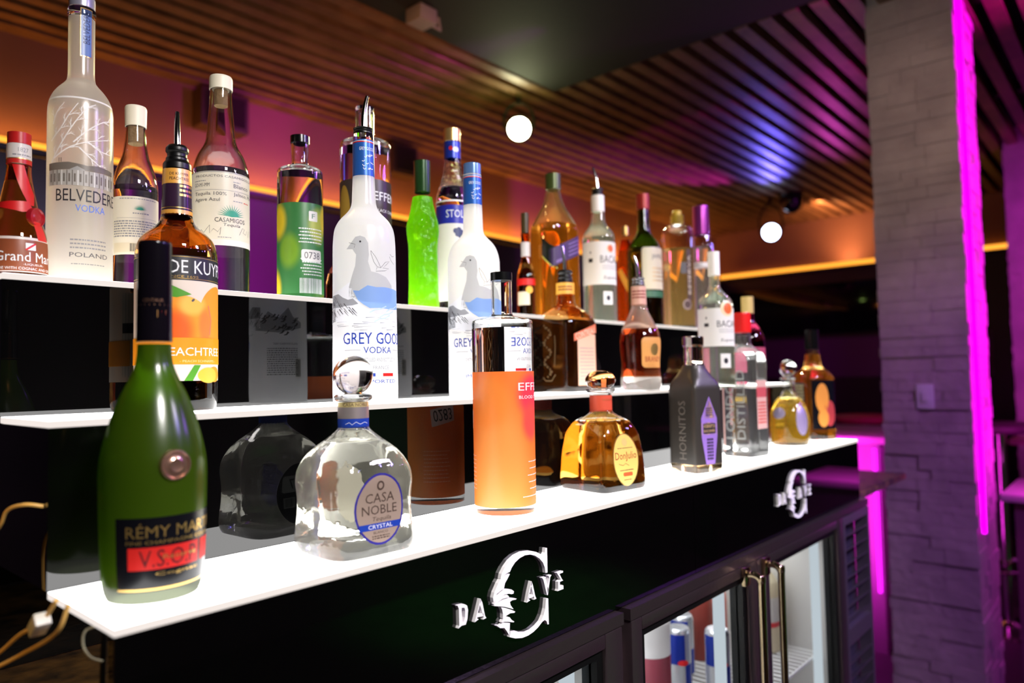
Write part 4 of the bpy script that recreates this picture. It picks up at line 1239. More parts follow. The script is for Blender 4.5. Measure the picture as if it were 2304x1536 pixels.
p.text('LONDON', -24, -2, 38, 188, EG, 2, rot=90); p.text('DISTILLED', 4, 24, 38, 188, EG, 2, rot=90); p.rect(-31, -27, 10, 165, sheet('blush_label', (.80, .48, .42), .4, .05)); p.build('embossed_lettering', o)
p = flat(sh); p.rect(-14, 25, 60, 165, sheet('blush_label', (.8, .48, .42))); p.rect(-14, 25, 128, 150, sheet('soft_red', (.65, .12, .14), .4, .05), 1); p.lines(-10, 22, 70, 120, 7, RED_INK, 1, 4); p.build('label', o)

# ---- 7 round golden tequila with ball stopper
o, az, P = start('cabo', 'round shouldered golden tequila bottle with glass ball stopper near shelf end')
body = [P[3], P[4], (22, P[5][1]), (38, P[6][1] + 8), (45, P[6][1] - 14), (46.9, P[7][1]), (46.5, 12), (43, 0)]
sh = Shape(body, 5, rot=az)
glass_body(sh, 118, CLEAR, glass('gold_tequila', (.95, .62, .08), 0, 1.40, haze=.13), o, 3, 8)
bm = bmesh.new(); loft(bm, [[(21 * math.sin(PI * j / 14) * math.cos(2 * PI * q / 28), 21 * math.sin(PI * j / 14) * math.sin(2 * PI * q / 28), 191 + 21 * math.cos(PI * j / 14)) for q in range(28)] for j in range(1, 13)], bottom=1, top=1)
st = from_bm('ball_stopper', bm, CLEAR, o, 60)
cap('collar', [(15, 170), (19, 168.5), (19, 164), (14.6, 161.3)], CLEAR, st)
p = wrap(sh, 60); p.ell(40, 62, 17, 36, mat('silver_oval', (.50, .42, .62), .3, .6)); p.ell(40, 62, 14, 31, mat('silver_oval_face', (.42, .34, .55), .35, .5), 2); p.ell(-35, 80, 18, 14, mat('silver_oval', (.5, .42, .62)), 1); p.build('label', o)

# ---- 8 whiskey with dark cap, last on the lowest step
o, az, P = start('jim', 'amber whiskey bottle with black cap and orange picture label, last on lowest shelf')
cap('cap', P[:2], BLACK_PLASTIC, o)
sh = Shape(P[2:], 4, [(205, 2), (180, 3), (160, 4), (0, 4)], az + 40, seg=80)
body = [(r * (.86 if z < 185 else 1), z) for r, z in P[2:]]
sh = Shape(body, 4, [(205, 2), (185, 2.2), (160, 4), (0, 4)], az + 38, seg=80)
glass_body(sh, 228, glass('whiskey_glass', (.95, .80, .55)), glass('whiskey', (.93, .42, .05), 0, 1.40, haze=.13), o, 3, 12)
p = flat(sh); p.rect(-36, 36, 28, 158, mat('black_label', (.01, .012, .018))); p.ell(-8, 110, 20, 40, sheet('flame_orange', (.92, .38, .06), .3, .06), 1); p.ell(14, 70, 18, 34, sheet('flame_red', (.55, .06, .06), .3, .06), 1); p.ell(-6, 58, 16, 24, sheet('flame_orange', (.9, .4, .06)), 2); p.build('label', o)
sl = Shape(body, 4, sh.sect, az - 52, seg=80); p = flat(sl); p.rect(-32, 20, 30, 152, mat('black_label', (.01, .012, .018))); p.lines(-26, 16, 34, 148, 13, CREAM_PAPER, 1, 3, .62); p.build('side_label', o)

# ---- 9 peach schnapps, middle step
o, az, P = start('peach', 'brown glass peach liqueur bottle with black pourer and peach picture label')
pourer(o, P[2:6], 0, P[0][1] - P[2][1], 12, az - 90 - 90 + 0)
sh = Shape(P[6:], 4, rot=az)
BROWN = glass('brown_glass', (.74, .34, .08)); BROWN_L = glass('brown_glass_liquid', (.72, .31, .06), 0, 1.40)
glass_body(sh, 186, BROWN, BROWN_L, o, 3, 10)
cs = Shape([P[6], P[7]], 0, rot=az); p = wrap(cs, 260)
OG = sheet('neck_orange', (.90, .42, .06), .15, .15); DB = mat('aubergine_foil', (.03, .012, .03), .25)
zt, zb = P[6][1], P[7][1]
p.rect(-180, 180, zb + 2, zt - 1, DB); p.rect(-180, 180, zt - 19, zt - 1, OG, 1); p.rect(-180, 180, zb + 4, zb + 9, OG, 1); p.rect(-180, 180, zb + 11, zb + 12, GOLD_INK, 1)
p.text('DE KUYPER', -30, 50, zt - 9, zt - 6, DB, 2); p.text('PEACHTREE', -30, 50, zt - 15, zt - 11.5, DB, 2); p.lines(10, 70, zb + 24, zb + 40, 3, GOLD_INK, 1, 6); p.build('neck_label', o)
p = wrap(sh, 90); z = lambda v: v
L0, L1 = -105, 105
p.rect(L0, L1, 148.6, 176.8, BLACK_INK); p.text('DE KUYPER', -11, 104, 156.6, 171.5, WHITE_INK, 1, skew=0); p.text('SINCE 1695', -14, 30, 151.3, 154.0, GOLD_INK, 1)
for v in (590, 637): p.rect(L0, L1, 175.2 if v == 590 else 150.2, (175.2 if v == 590 else 150.2) + .6, GOLD_INK, 1)
zp0, zp1, zp2, zp3 = 34.1, 48.8, 83.0, 148.6
p.rect(L0, L1, zp0, zp3, sheet('label_cream', (.85, .76, .66), .35, .04)); 
PO = sheet('peach_orange', (.92, .34, .03), .35, .05); PY = sheet('peach_yellow', (.95, .52, .06), .35, .05); PR = sheet('peach_red', (.88, .17, .02), .35, .05); PG = sheet('leaf', (.10, .36, .03), .35, .05)
PEACH_A = sheet('peach_print', (.94, .36, .035), .35, .05, blobs=[(around('peach', -6, zp2 + 8), 30, 1.1, (.88, .14, .015)), (around('peach', 22, zp2 + 38), 20, .8, (.98, .56, .10)), (around('peach', 42, zp2 + 14), 12, 2.2, (.90, .26, .05))])
p.ell(70, zp2 + 26, 31, 36, PEACH_A, 1, 40); p.ell(6, zp2 + 14, 36, 34, PEACH_A, 2, 44)
p.poly([(-30, zp3 - 10), (-10, zp3 - 5), (20, zp3 - 16), (0, zp3 - 20), (-20, zp3 - 18)], PG, 3); p.stroke([(50, zp2 + 4), (53, zp2 + 22), (47, zp2 + 38)], 1.4, sheet('peach_fold', (.78, .20, .10), .3), 3)
p.ell(22, zp2 + 43, 2.2, 1.3, DARKGREY_INK, 4, rot=40)
p.rect(L0, L1, zp1 + 4, zp2, sheet('band_orange', (.96, .36, .015), .35, .05), 5); p.text('PEACHTREE', -18, 75, 62.5, 71.9, WHITE_INK, 6); p.text('- PEACH SCHNAPPS -', 4, 62, 55.1, 57.7, sheet('cream_ink', (.9, .7, .3), .2), 6)
p.poly([(10, zp0), (22, zp0), (34, zp1 + 3), (24, zp1 + 3)], PG, 3); p.ell(48, zp0 + 6, 15, 9, PY, 4); p.ell(62, zp0 + 7, 14, 9, PO, 3)
p.build('label', o)
p = wrap(sh, 90); d = (math.degrees(math.atan2(.90 + .155 - .2736, -.2145 - .1669)) - az)
p.rect(d - 38, d + 38, 40, 140, sheet('pale_back_label', (.62, .62, .56), .3, .04)); p.rect(d - 38, d + 38, 92, 104, BLACK_INK, 1); p.text('FREE', d - 30, d + 10, 127, 134, BLACK_INK, 1); p.bars(d - 28, d + 10, 58, 84, BLACK_INK, 1, 3); p.build('back_label', o)

# ---- 10, 11 frosted vodka bottles with the bird
FROST = frosted('white_frosted_glass', (.93, .94, .95), .30, .5, .62)
BIRD = [(-32.6, 201.0), (-20.9, 211.5), (-15.9, 216.6), (-7.3, 218.2), (1.2, 216.1), (6.7, 208.8), (7.9, 193.4), (6.3, 184.3), (11.5, 171.6), (24.0, 169.8), (40.9, 165.3), (54.8, 155.4), (58.5, 140.9), (46.5, 130.1), (-1.0, 131.9), (-28.1, 139.1), (-28.0, 151.8), (-22.1, 166.2), (-16.2, 178.9), (-14.3, 193.4), (-21.0, 200.6)]
BLUEMT = [(-20.6, 147.0), (-10.0, 146.3), (5.1, 153.4), (20.3, 151.3), (37.4, 152.0), (78, 149.8), (78, 146.7), (78, 124.4), (49.4, 123.0), (28.0, 124.4), (8.4, 123.7), (-2.7, 128.7), (-12.0, 134.3)]
PALEMT = [(-75.4, 142.8), (-43.7, 150.6), (-25.5, 158.3), (-19.6, 141.4), (-6.4, 127.3), (19.7, 116.0), (78, 110.4), (78, 104.7), (8.0, 100.5), (-30.2, 103.3), (-75.7, 110.4)]
CRAG = [(-75.4, 142.1), (-52.1, 143.5), (-41.3, 138.5), (-29.9, 135.0), (-20.7, 136.4), (-11.1, 129.4), (-21.7, 127.5), (-34.4, 127.3), (-46.6, 125.6), (-75.6, 126.1)]
FLY = [[(11.4, 198.8), (11.8, 194.3), (16.6, 184.3), (22.8, 178.0), (29.5, 177.1), (39.8, 185.2), (50.0, 187.0), (41.3, 181.6), (33.7, 177.1), (47.9, 177.1), (38.0, 173.5), (20.1, 172.0), (22.3, 177.1)], [(11.4, 198.8), (19.2, 191.6), (25.5, 183.4), (29.5, 177.1)], [(-27.5, 209.3), (-15.9, 207.0), (-17.7, 202.4)], [(50.2, 193.4), (56.0, 187.9), (65.7, 184.3)], [(52.2, 197.0), (58.5, 194.3), (65.1, 195.2)]]
def frosted_vodka(key, label, dz, words):
    o, az, P = start(key, label)
    if key == 'goose':
        pourer(o, P[2:4], 0, P[0][1] - P[2][1], 6, az + 80)
        cap('lip', [P[4], (14, P[5][1] + 5), P[5]], CLEAR, o)
        body = P[5:]
    else:
        cap('cap', [(13.6, P[0][1]), (13.9, P[0][1] - 1), (14.1, P[0][1] - 17)], mat('blue_clear_cap', (.10, .20, .42), .2, .3), o)
        body = [(14.2, P[0][1] - 17.5)] + P[1:]
    sh = Shape(body, 4, rot=az)
    bm = bmesh.new(); loft(bm, [sh.ring(r, z) for r, z in sh.prof], bottom=1, top=1)
    from_bm('glass', bm, FROST, o, 60)
    zt, zb = (354.6, 305.5) if key == 'goose' else (348.7, 302.4)
    cs = Shape([(body[0][0] + .2, zt), (sh.r(zb) + .2, zb)], 0, rot=az)
    p = wrap(cs, zt); p.rect(-180, 180, zb, zt, mat('blue_foil', (.02, .10, .38), .3, .3)); p.rect(-180, 180, zt - 4, zt - 2.6, RED_INK, 1); p.rect(-180, 180, zt - 2.4, zt - 1.6, WHITE_INK, 1)
    p.text('GREY GOOSE', -22, 62, zt - 15, zt - 10.5, WHITE_INK, 1)
    rnd = random.Random(3)
    for k in range(15):
        a, zz = rnd.uniform(-18, 58), rnd.uniform(zb + 7, zt - 21)
        p.stroke([(a - 7, zz + rnd.uniform(0, 2.6)), (a, zz), (a + 7, zz + rnd.uniform(.4, 3.2))], .8, WHITE_INK, 1)
    p.build('neck_label', o)
    p = wrap(sh, 100)
    m_ = lambda L: [(u, v + dz(v)) for u, v in L]
    p.poly(m_(PALEMT), sheet('ice_white', (.90, .92, .97), .5, .03), 1)
    p.poly(m_(BIRD), sheet('bird_grey', (.56, .57, .58), .5, .03), 1)
    p.poly(m_(BLUEMT), sheet('glacier_blue', (.30, .48, .86), .5, .03), 2)
    a0 = BLUEMT[0]
    for k, (u, v, w_) in enumerate(((22, 122, 30), (40, 116, 26), (30, 110, 36), (54, 124, 20))):
        p.stroke(m_([(u - 14, v - 4), (u - 4, v), (u + 6, v + 1), (u + 18, v + 5)]), 1.6, sheet('pale_glacier', (.62, .76, .97), .5, .03), 3)
    p.poly(m_(CRAG), sheet('crag_grey', (.42, .43, .46), .5, .03), 2)
    rnd = random.Random(8)
    for k in range(24):
        u, v = rnd.uniform(-76, -22), rnd.uniform(116, 139)
        if v < 143 + (u + 76) * -.35:
            p.stroke(m_([(u, v + 3), (u + 5, v - 1), (u + 9, v - 4)]), rnd.uniform(.6, 1.6), DARKGREY_INK, 3, .3)
    for k in range(22):
        u, v = rnd.uniform(-70, 60), rnd.uniform(92, 112)
        p.stroke(m_([(u, v), (u + rnd.uniform(10, 30), v + rnd.uniform(-.8, .8))]), rnd.uniform(.4, 1.3), sheet('lake_grey', (.45, .46, .50), .5, .03), 2, .3)
    for L in FLY:
        p.stroke(m_(L), .45, DARKGREY_INK, 2)
    p.ell(*m_([(-7.0, 210.4)])[0], 1.3, 1.3, BLACK_INK, 3, 12)
    for s, a0_, a1_, z0, z1, ink in words:
        p.text(s, a0_, a1_, z0, z1, ink, 2)
    z5 = words[1][3] + (words[1][4] - words[1][3]) * .5
    p.rect(words[1][1] - 34, words[1][1] - 5, z5 - .3, z5 + .3, GREY_INK, 2); p.rect(words[1][2] + 5, words[1][2] + 34, z5 - .3, z5 + .3, GREY_INK, 2)
    zf = words[-1][4] + 4
    p.rect(2, 17, zf, zf + 4.2, BLUE_INK, 2); p.rect(17, 31, zf, zf + 4.2, WHITE_INK, 2); p.rect(31, 55, zf, zf + 4.2, RED_INK, 2)
    d = math.degrees(math.atan2(.592 + 2 * 2 * DS - SPEC[key][1], -.2145 - SPEC[key][0])) - az
    for L in (BIRD, ): pass
    p.poly([(d - 50, 112), (d - 50, 120), (d - 30, 128), (d - 20, 142), (d, 126), (d + 20, 136), (d + 34, 122), (d + 50, 126), (d + 50, 108), (d, 104)], sheet('crag_grey', (.4, .4, .4)), 1)
    for k in range(30):
        u, v = rnd.uniform(d - 48, d + 40), rnd.uniform(104, 136)
        p.stroke([(u, v), (u + 4, v - 4), (u + 9, v - 5)], rnd.uniform(1, 3.5), DARKGREY_INK, 2, .3)
    p.lines(d - 40, d + 22, 40, 82, 13, GREY_INK, 2, 4); p.text('DISTILLED FROM FRENCH WHEAT', d - 40, d + 10, 86, 89, DARKGREY_INK, 2); p.rect(d - 48, d - 34, 36, 66, WHITE_PAPER, 2); p.bars(d - 47, d - 35, 38, 64, BLACK_INK, 3, 2)
    p.build('printed_label', o)
    return o
zg = lambda v: 0.
frosted_vodka('goose', 'frosted white vodka bottle with metal pourer and grey bird print on middle shelf', lambda v: 0., [
    ('GREY GOOSE', -40, 90, 77.3, 92.3, BLUE_INK), ('VODKA', -3, 50, 65.3, 73.7, BLUE_INK),
    ('DISTILLED AND BOTTLED IN', -6, 62, 54.6, 59.4, GREY_INK), ('FRANCE', 13, 44, 44.4, 49.2, GREY_INK), ('IMPORTED', -7, 62, 26.6, 31.3, BLUE_INK)])
frosted_vodka('goose2', 'frosted white vodka bottle with plain blue capped neck, behind the orange label bottle', lambda v: -1., [
    ('GREY GOOSE', -50, 62, 78.0, 91.3, BLUE_INK), ('VODKA', -10, 40, 66.9, 74.5, BLUE_INK),
    ('DISTILLED AND BOTTLED IN', -20, 52, 56.4, 60.6, GREY_INK), ('FRANCE', 0, 30, 45.3, 50.2, GREY_INK), ('IMPORTED', -20, 45, 31.4, 36.3, BLUE_INK)])

# ---- 12 amber orange liqueur, square with pourer
o, az, P = start('coint', 'square brown orange liqueur bottle with pourer and red ribbon label')
pourer(o, P[2:4], 0, P[0][1] - P[2][1], -4, az + 90)
body = [(17.0, P[3][1] - .5), P[5], (19, P[6][1] + 2), (30, P[7][1] + 2), (41, P[8][1] + 2), (46.5, P[9][1] + 4), (47, 120), (47, 6), (45, 0)]
sq = [(195, 2), (172, 2.3), (155, 4), (135, 6.5), (0, 7)]
sh = Shape(body, 4, sq, az + 48, seg=96)
glass_body(sh, 140, glass('cognac_glass', (.86, .50, .17)), glass('dark_orange_liqueur', (.42, .15, .03), 0, 1.40, haze=.06), o, 3, 7)
p = wrap(Shape([(18.2, P[4][1]), (18.2, P[5][1])], 0, rot=az), 205); p.rect(-180, 180, P[5][1], P[4][1] - .5, sheet('amber_band', (.90, .48, .06), .2, .1)); p.lines(-50, 50, P[5][1] + 6, P[4][1] - 6, 2, RB, 1, 3); p.build('neck_band', o)
p = flat(sh); p.rect(-20, 34, 12, 112, sheet('salmon_label', (.86, .52, .36), .3, .05)); p.poly([(-30, 98), (38, 116), (38, 134), (-30, 112)], sheet('ribbon_red', (.78, .20, .10), .3, .05), 2); p.text('COINTREAU', -26, 34, 108, 120, CREAM_PAPER, 3, rot=14); p.lines(-14, 28, 20, 88, 10, GREY_INK, 1, 5, .3); p.build('label', o)
sl = Shape(body, 4, sq, az - 42, seg=96); p = flat(sl)
EM = mat('embossed_brown', (.16, .10, .05), .12, .2)
for k in range(22):
    v = 30 + k * 4.8; p.ell(-8 + 9 * math.sin(k * .8), v, 1.8 + 1.2 * (k % 3), 2.4, EM, 1, 14)
p.stroke([(10, 50), (13, 90), (12, 110)], 2, EM, 1); p.stroke([(-22, 30), (-14, 22), (2, 22), (12, 34)], 2.4, EM, 1); p.build('embossed_crest', o)

# ---- 13 brandy with flared base, pourer
o, az, P = start('brandy', 'dark red brandy bottle with metal pourer and tan label on middle shelf')
pourer(o, P[2:4], 0, P[0][1] - P[2][1], -7, az + 90, mat('pewter_cap', (.22, .22, .24), .25, .9))
sh = Shape([P[4]] + P[5:9] + [(41, 100), (40.4, 84), (37.5, 48), (40.5, 20), (40, 4), (37, 0)], 6, rot=az)
glass_body(sh, 122, glass('pale_flint', (.96, .90, .84), haze=.15), glass('brandy', (.30, .04, .008), 0, 1.40, haze=.05), o, 3, 26)
p = wrap(Shape([(P[4][0] + .3, P[4][1]), (P[5][0] + .3, P[5][1])], 0, rot=az), 190); p.rect(-180, 180, P[5][1], P[4][1] - 1, sheet('dusky_pink', (.70, .40, .30), .2, .08)); p.lines(-60, 60, P[5][1] + 12, P[4][1] - 8, 3, RB, 1, 2); p.build('neck_label', o)
p = wrap(sh, 70); p.rect(4, 82, 44, 104, sheet('ochre_label', (.72, .36, .10), .3, .06), 0, r=8); p.ell(45, 80, 10, 12, GOLD_INK, 1); p.text('BRANDY', 14, 74, 56, 66, RB, 1); p.build('label', o)

# ---- 14, 26 white rum bottles
def rum(key, label, top, emblem):
    o, az, P = start(key, label)
    if key == 'bacm':
        cap('cap', P[:2], mat('white_cap', (.82, .78, .70), .4), o); body = P[2:]
    else:
        pourer(o, P[2:4], 0, P[0][1] - P[2][1], -9, az + 90)
        cap('neck_cap', P[4:6], mat('white_cap', (.82, .78, .70), .4), o); body = [(14.5, P[5][1] - .3)] + P[6:]
    sh = Shape(body, 4, rot=az)
    glass_body(sh, body[0][1] - 62, glass('pale_green_flint', (.90, .98, .88), haze=.06), glass('white_rum', (.90, .98, .90), 0, 1.40, haze=.05), o, 3, 9)
    p = wrap(sh, 90); zt, zb = top
    p.rect(-75, 95, zb, zt, WHITE_PAPER)
    p.text('BACARDI', 4, 110, zb + (zt - zb) * .50, zb + (zt - zb) * .67, BLACK_INK, 1)
    p.rect(-38, -22, zb + (zt - zb) * .52, zb + (zt - zb) * .61, BLACK_INK, 1); p.ell(-30, zb + (zt - zb) * .75, 1.6, 2.6, BLACK_INK, 1); p.lines(10, 80, zb + (zt - zb) * .34, zb + (zt - zb) * .46, 3, GREY_INK, 1, 5, .3)
    p.text('Superior', 14, 88, zb + (zt - zb) * .10, zb + (zt - zb) * .20, BLACK_INK, 1, slant=.3)
    ez = zt - 1 if emblem == 1 else zt - 16
    p.ell(42, ez, 17 if emblem == 1 else 10, 17 if emblem == 1 else 10, sheet('emblem_cream', (.88, .72, .45), .3), 2); p.ell(44, ez, 11 if emblem == 1 else 8, 12 if emblem == 1 else 8, sheet('emblem_red', (.80, .16, .03) if emblem == 1 else (.7, .2, .35), .3), 3)
    p.rect(12, 48, zb - 46, zb - 16, WHITE_PAPER); p.ell(30, zb - 31, 5, 6, BLACK_INK, 1)
    p.build('label', o)
rum('bacm', 'white rum bottle with tall white cap and orange round emblem, middle shelf far end', (168.5, 87.5), 1)
rum('bact', 'white rum bottle with lit yellow pourer on the top shelf', (183.5, 85.0), 2)

# ---- 15 dark bottle with gold cap behind the gin
o, az, P = start('gold', 'dark red bottle with pale gold cap half hidden behind the red capped gin')
cap('cap', P[:2], mat('pale_gold_cap', (.80, .60, .22), .3, .4), o)
sh = Shape(P[2:], 5, rot=az); glass_body(sh, 150, glass('plum_glass', (.42, .05, .12)), glass('dark_plum_liquor', (.16, .008, .03), 0, 1.40), o, 3, 8)
p = wrap(sh, 60); p.rect(-60, 80, 30, 92, sheet('rose_label', (.50, .08, .16), .3)); p.build('label', o)

# ---- 16 orange cognac liqueur with ribbon and seal (Grand Ma...)
o, az, P = start('gm', 'brown bulbous cognac liqueur bottle with red ribbon and seal, far left of top shelf')
cap('cap', P[:2], mat('crimson_cap', (.45, .012, .012), .35), o)
sh = Shape(P[2:], 5, rot=az)
glass_body(sh, 112, glass('brown_cognac_glass', (.62, .24, .05)), glass('brown_cognac', (.50, .17, .03), 0, 1.40, haze=.08), o, 2.2, 6)
zt, zb = P[1][1], 132.1
p = wrap(Shape([(P[1][0] + .3, zt), (sh.r(zb) + .3, zb)], 0, rot=az), zb); p.rect(-180, 180, zb + 5, zt - .5, WHITE_PAPER); p.rect(-180, 180, zb, zb + 5, mat('scarlet', (.5, .02, .015), .35)); p.rect(-180, 180, zb + 5, zb + 6, GOLD_INK, 1); p.text('1827', -5, 45, zb + 13, zb + 18, GREY_INK, 1); p.lines(-30, 60, zb + 8, zb + 11, 1, GREY_INK, 1, 2); p.build('neck_label', o)
RIB = mat('red_ribbon', (.55, .010, .010), .4)
p = wrap(sh, 80)
p.poly([(-30.0, 130.1), (23.3, 130.1), (60, 97.2), (48, 83.9), (30, 83.9)][::-1], RIB, 3)
p.poly([(-60, 85.9), (30, 88.0), (44, 77.7), (10, 74.7), (-60, 79.8)][::-1], RIB, 4)
p.poly([(30, 77.7), (52, 77.7), (70, 43.5), (40, 43.5)][::-1], RIB, 3)
p.build('ribbon', o)
medallion('wax_seal', sh, 48, 70.6, 11, mat('red_wax', (.28, .006, .012), .3), o, 2.5)
zt, zb = 45.5, 6
p = wrap(sh, 30); TN = sheet('russet_label', (.30, .08, .03), .3, .05)
p.rect(-62, 118, zb, zt, WHITE_PAPER, 0); p.rect(-54, 118, zb + 1, zt - 3, TN, 1)
p.text('Grand Marnier', -42, 116, zb + 12, zb + 23, WHITE_INK, 2); p.text('-LIQUEUR-', 10, 52, zb + 7.4, zb + 10, WHITE_INK, 2); p.text('MADE WITH COGNAC AND ORANGE', -46, 92, zb + 2.6, zb + 5.6, WHITE_INK, 2)
p.rect(14, 34, zb + 25, zb + 33, WHITE_INK, 2); p.stroke([(14, zb + 25), (34, zb + 33)], 2, RED_INK, 3); p.build('label', o)

# ---- 17 tall frosted vodka with the tree
o, az, P = start('belv', 'very tall frosted vodka bottle with bare tree and palace print, left end of top shelf')
cap('cap', [(13.6, P[0][1]), (14.2, P[0][1] - 1.5), P[1]], mat('silver_lilac_cap', (.62, .60, .74), .25, .7), o)
cap('neck_ring', [(14.0, P[2][1]), (15, P[2][1] - 1), (15, P[3][1] + 1), (14.2, P[3][1] - .5)], CLEAR, o)
sh = Shape([(14.1, P[3][1] - .6)] + P[4:], 5, rot=az)
bm = bmesh.new(); loft(bm, [sh.ring(r, z) for r, z in sh.prof], bottom=1, top=1)
from_bm('glass', bm, frosted('warm_frosted_glass', (.88, .84, .77), .58, .28, .6), o, 60)
p = wrap(sh, 300)
zt, zb = 337.8, 270.8
p.rect(-6, 48, zb, zt - 8, GOLD_INK); p.rect(-3, 45, zb + 1.2, zt - 9, mat('steel_blue', (.10, .18, .42), .35), 1)
p.text('BELVEDERE', 6, 36, zb + 16, zt - 12, mat('navy_ink', (.02, .03, .10), .4), 2, rot=90); p.build('neck_label', o)
p = wrap(sh, 120)
PALE = sheet('etched_white', (.98, .96, .92), .35, .02)
p.rect(-72, 74, 212.4, 214.6, PALE, 1)
rnd = random.Random(12)
TREE = [[(-55.7, 136.1), (-38.4, 153.4), (-24.6, 168.0), (-7.5, 185.9), (10.4, 202.1), (26.2, 208.6)], [(-48.5, 141.5), (-20.3, 153.4), (6.4, 161.0), (47.6, 169.6)], [(-56.5, 162.0), (-35.1, 176.1), (-20.8, 191.3), (-4.8, 206.5)], [(-2.6, 154.5), (18.2, 142.6), (46.0, 131.3)], [(-12.5, 159.9), (13.8, 177.2), (41.0, 190.2), (63.1, 194.5)], [(-51.9, 181.5), (-43.3, 195.1), (-28.5, 206.5)], [(10.9, 162.6), (32.1, 154.5), (60.8, 153.4)]]
def twig(u, v, ang, L, wd, depth):
    pts = [(u, v)]
    for k in range(3):
        ang += rnd.uniform(-9, 9)
        u += L / 3 * math.cos(rad(ang)) / p.us
        v += L / 3 * math.sin(rad(ang))
        pts.append((u, v))
    if v < 210.8 and v > 129.7 and -70 < u < 72:
        p.stroke(pts, wd, PALE, 2, .5)
        if depth:
            twig(pts[1][0], pts[1][1], ang + 32, L * .55, wd * .7, depth - 1)
            twig(pts[2][0], pts[2][1], ang - 30, L * .55, wd * .7, depth - 1)
for limb in TREE:
    q = [(c.x, c.y) for c in bezier([(u, v, 0) for u, v in limb], 4)]
    p.stroke(q, 1.7, PALE, 2, .5)
    for i in range(2, len(q) - 1, 2):
        dx, dy = (q[i][0] - q[i - 1][0]) * p.us, q[i][1] - q[i - 1][1]
        a_ = math.degrees(math.atan2(dy, dx))
        twig(q[i][0], q[i][1], a_ + (34 if (i // 2) % 2 else -34), rnd.uniform(8, 13), 1.05, 1)
    twig(q[-1][0], q[-1][1], a_, 9, .9, 1)
PK = sheet('palace_grey', (.20, .17, .14), .3, .04); PF = sheet('palace_face', (.52, .50, .47), .4, .04)
z1, z2, z3 = 136.7, 127.5, 109.8
p.rect(-62, 66, z3, z2, PF, 3)
p.poly([(-62, z2), (66, z2 + 1), (66, z1 - 3), (30, z1 - 1), (12, z1 - 3), (-20, z1), (-62, z1 - 1)], PK, 3)
for k in range(14):
    u = -60 + k * 9.2
    p.rect(u, u + 1.6, z3, z2, PK if k % 3 else PALE, 4); p.rect(u + 3.4, u + 6.4, z3 + 4, z2 - 4, PK, 4)
p.poly([(-20, z2), (10, z2), (-5, z2 + 5)], PF, 4)
for u in (-38, -34): p.rect(u, u + 1.4, z1, z1 + 5, PK, 3)
p.text('BELVEDERE', -43, 76, 91.5, 105.5, mat('ink_black', (.015, .015, .02), .4), 2); p.text('VODKA', -8, 45, 79.7, 87.8, sheet('vivid_blue_ink', (.10, .22, .75), .2, .04), 2)
p.build('printed_artwork', o)
p = wrap(sh, 120)
p.lines(-16, 48, 35.4, 49.2, 3, GREY_INK, 2, 6, .35); p.text('POLAND', -17, 52, 26.9, 32.2, DARKGREY_INK, 2); p.lines(-14, 46, 17.3, 20.5, 1, GREY_INK, 2, 8, .3)
p.build('origin_print', o)

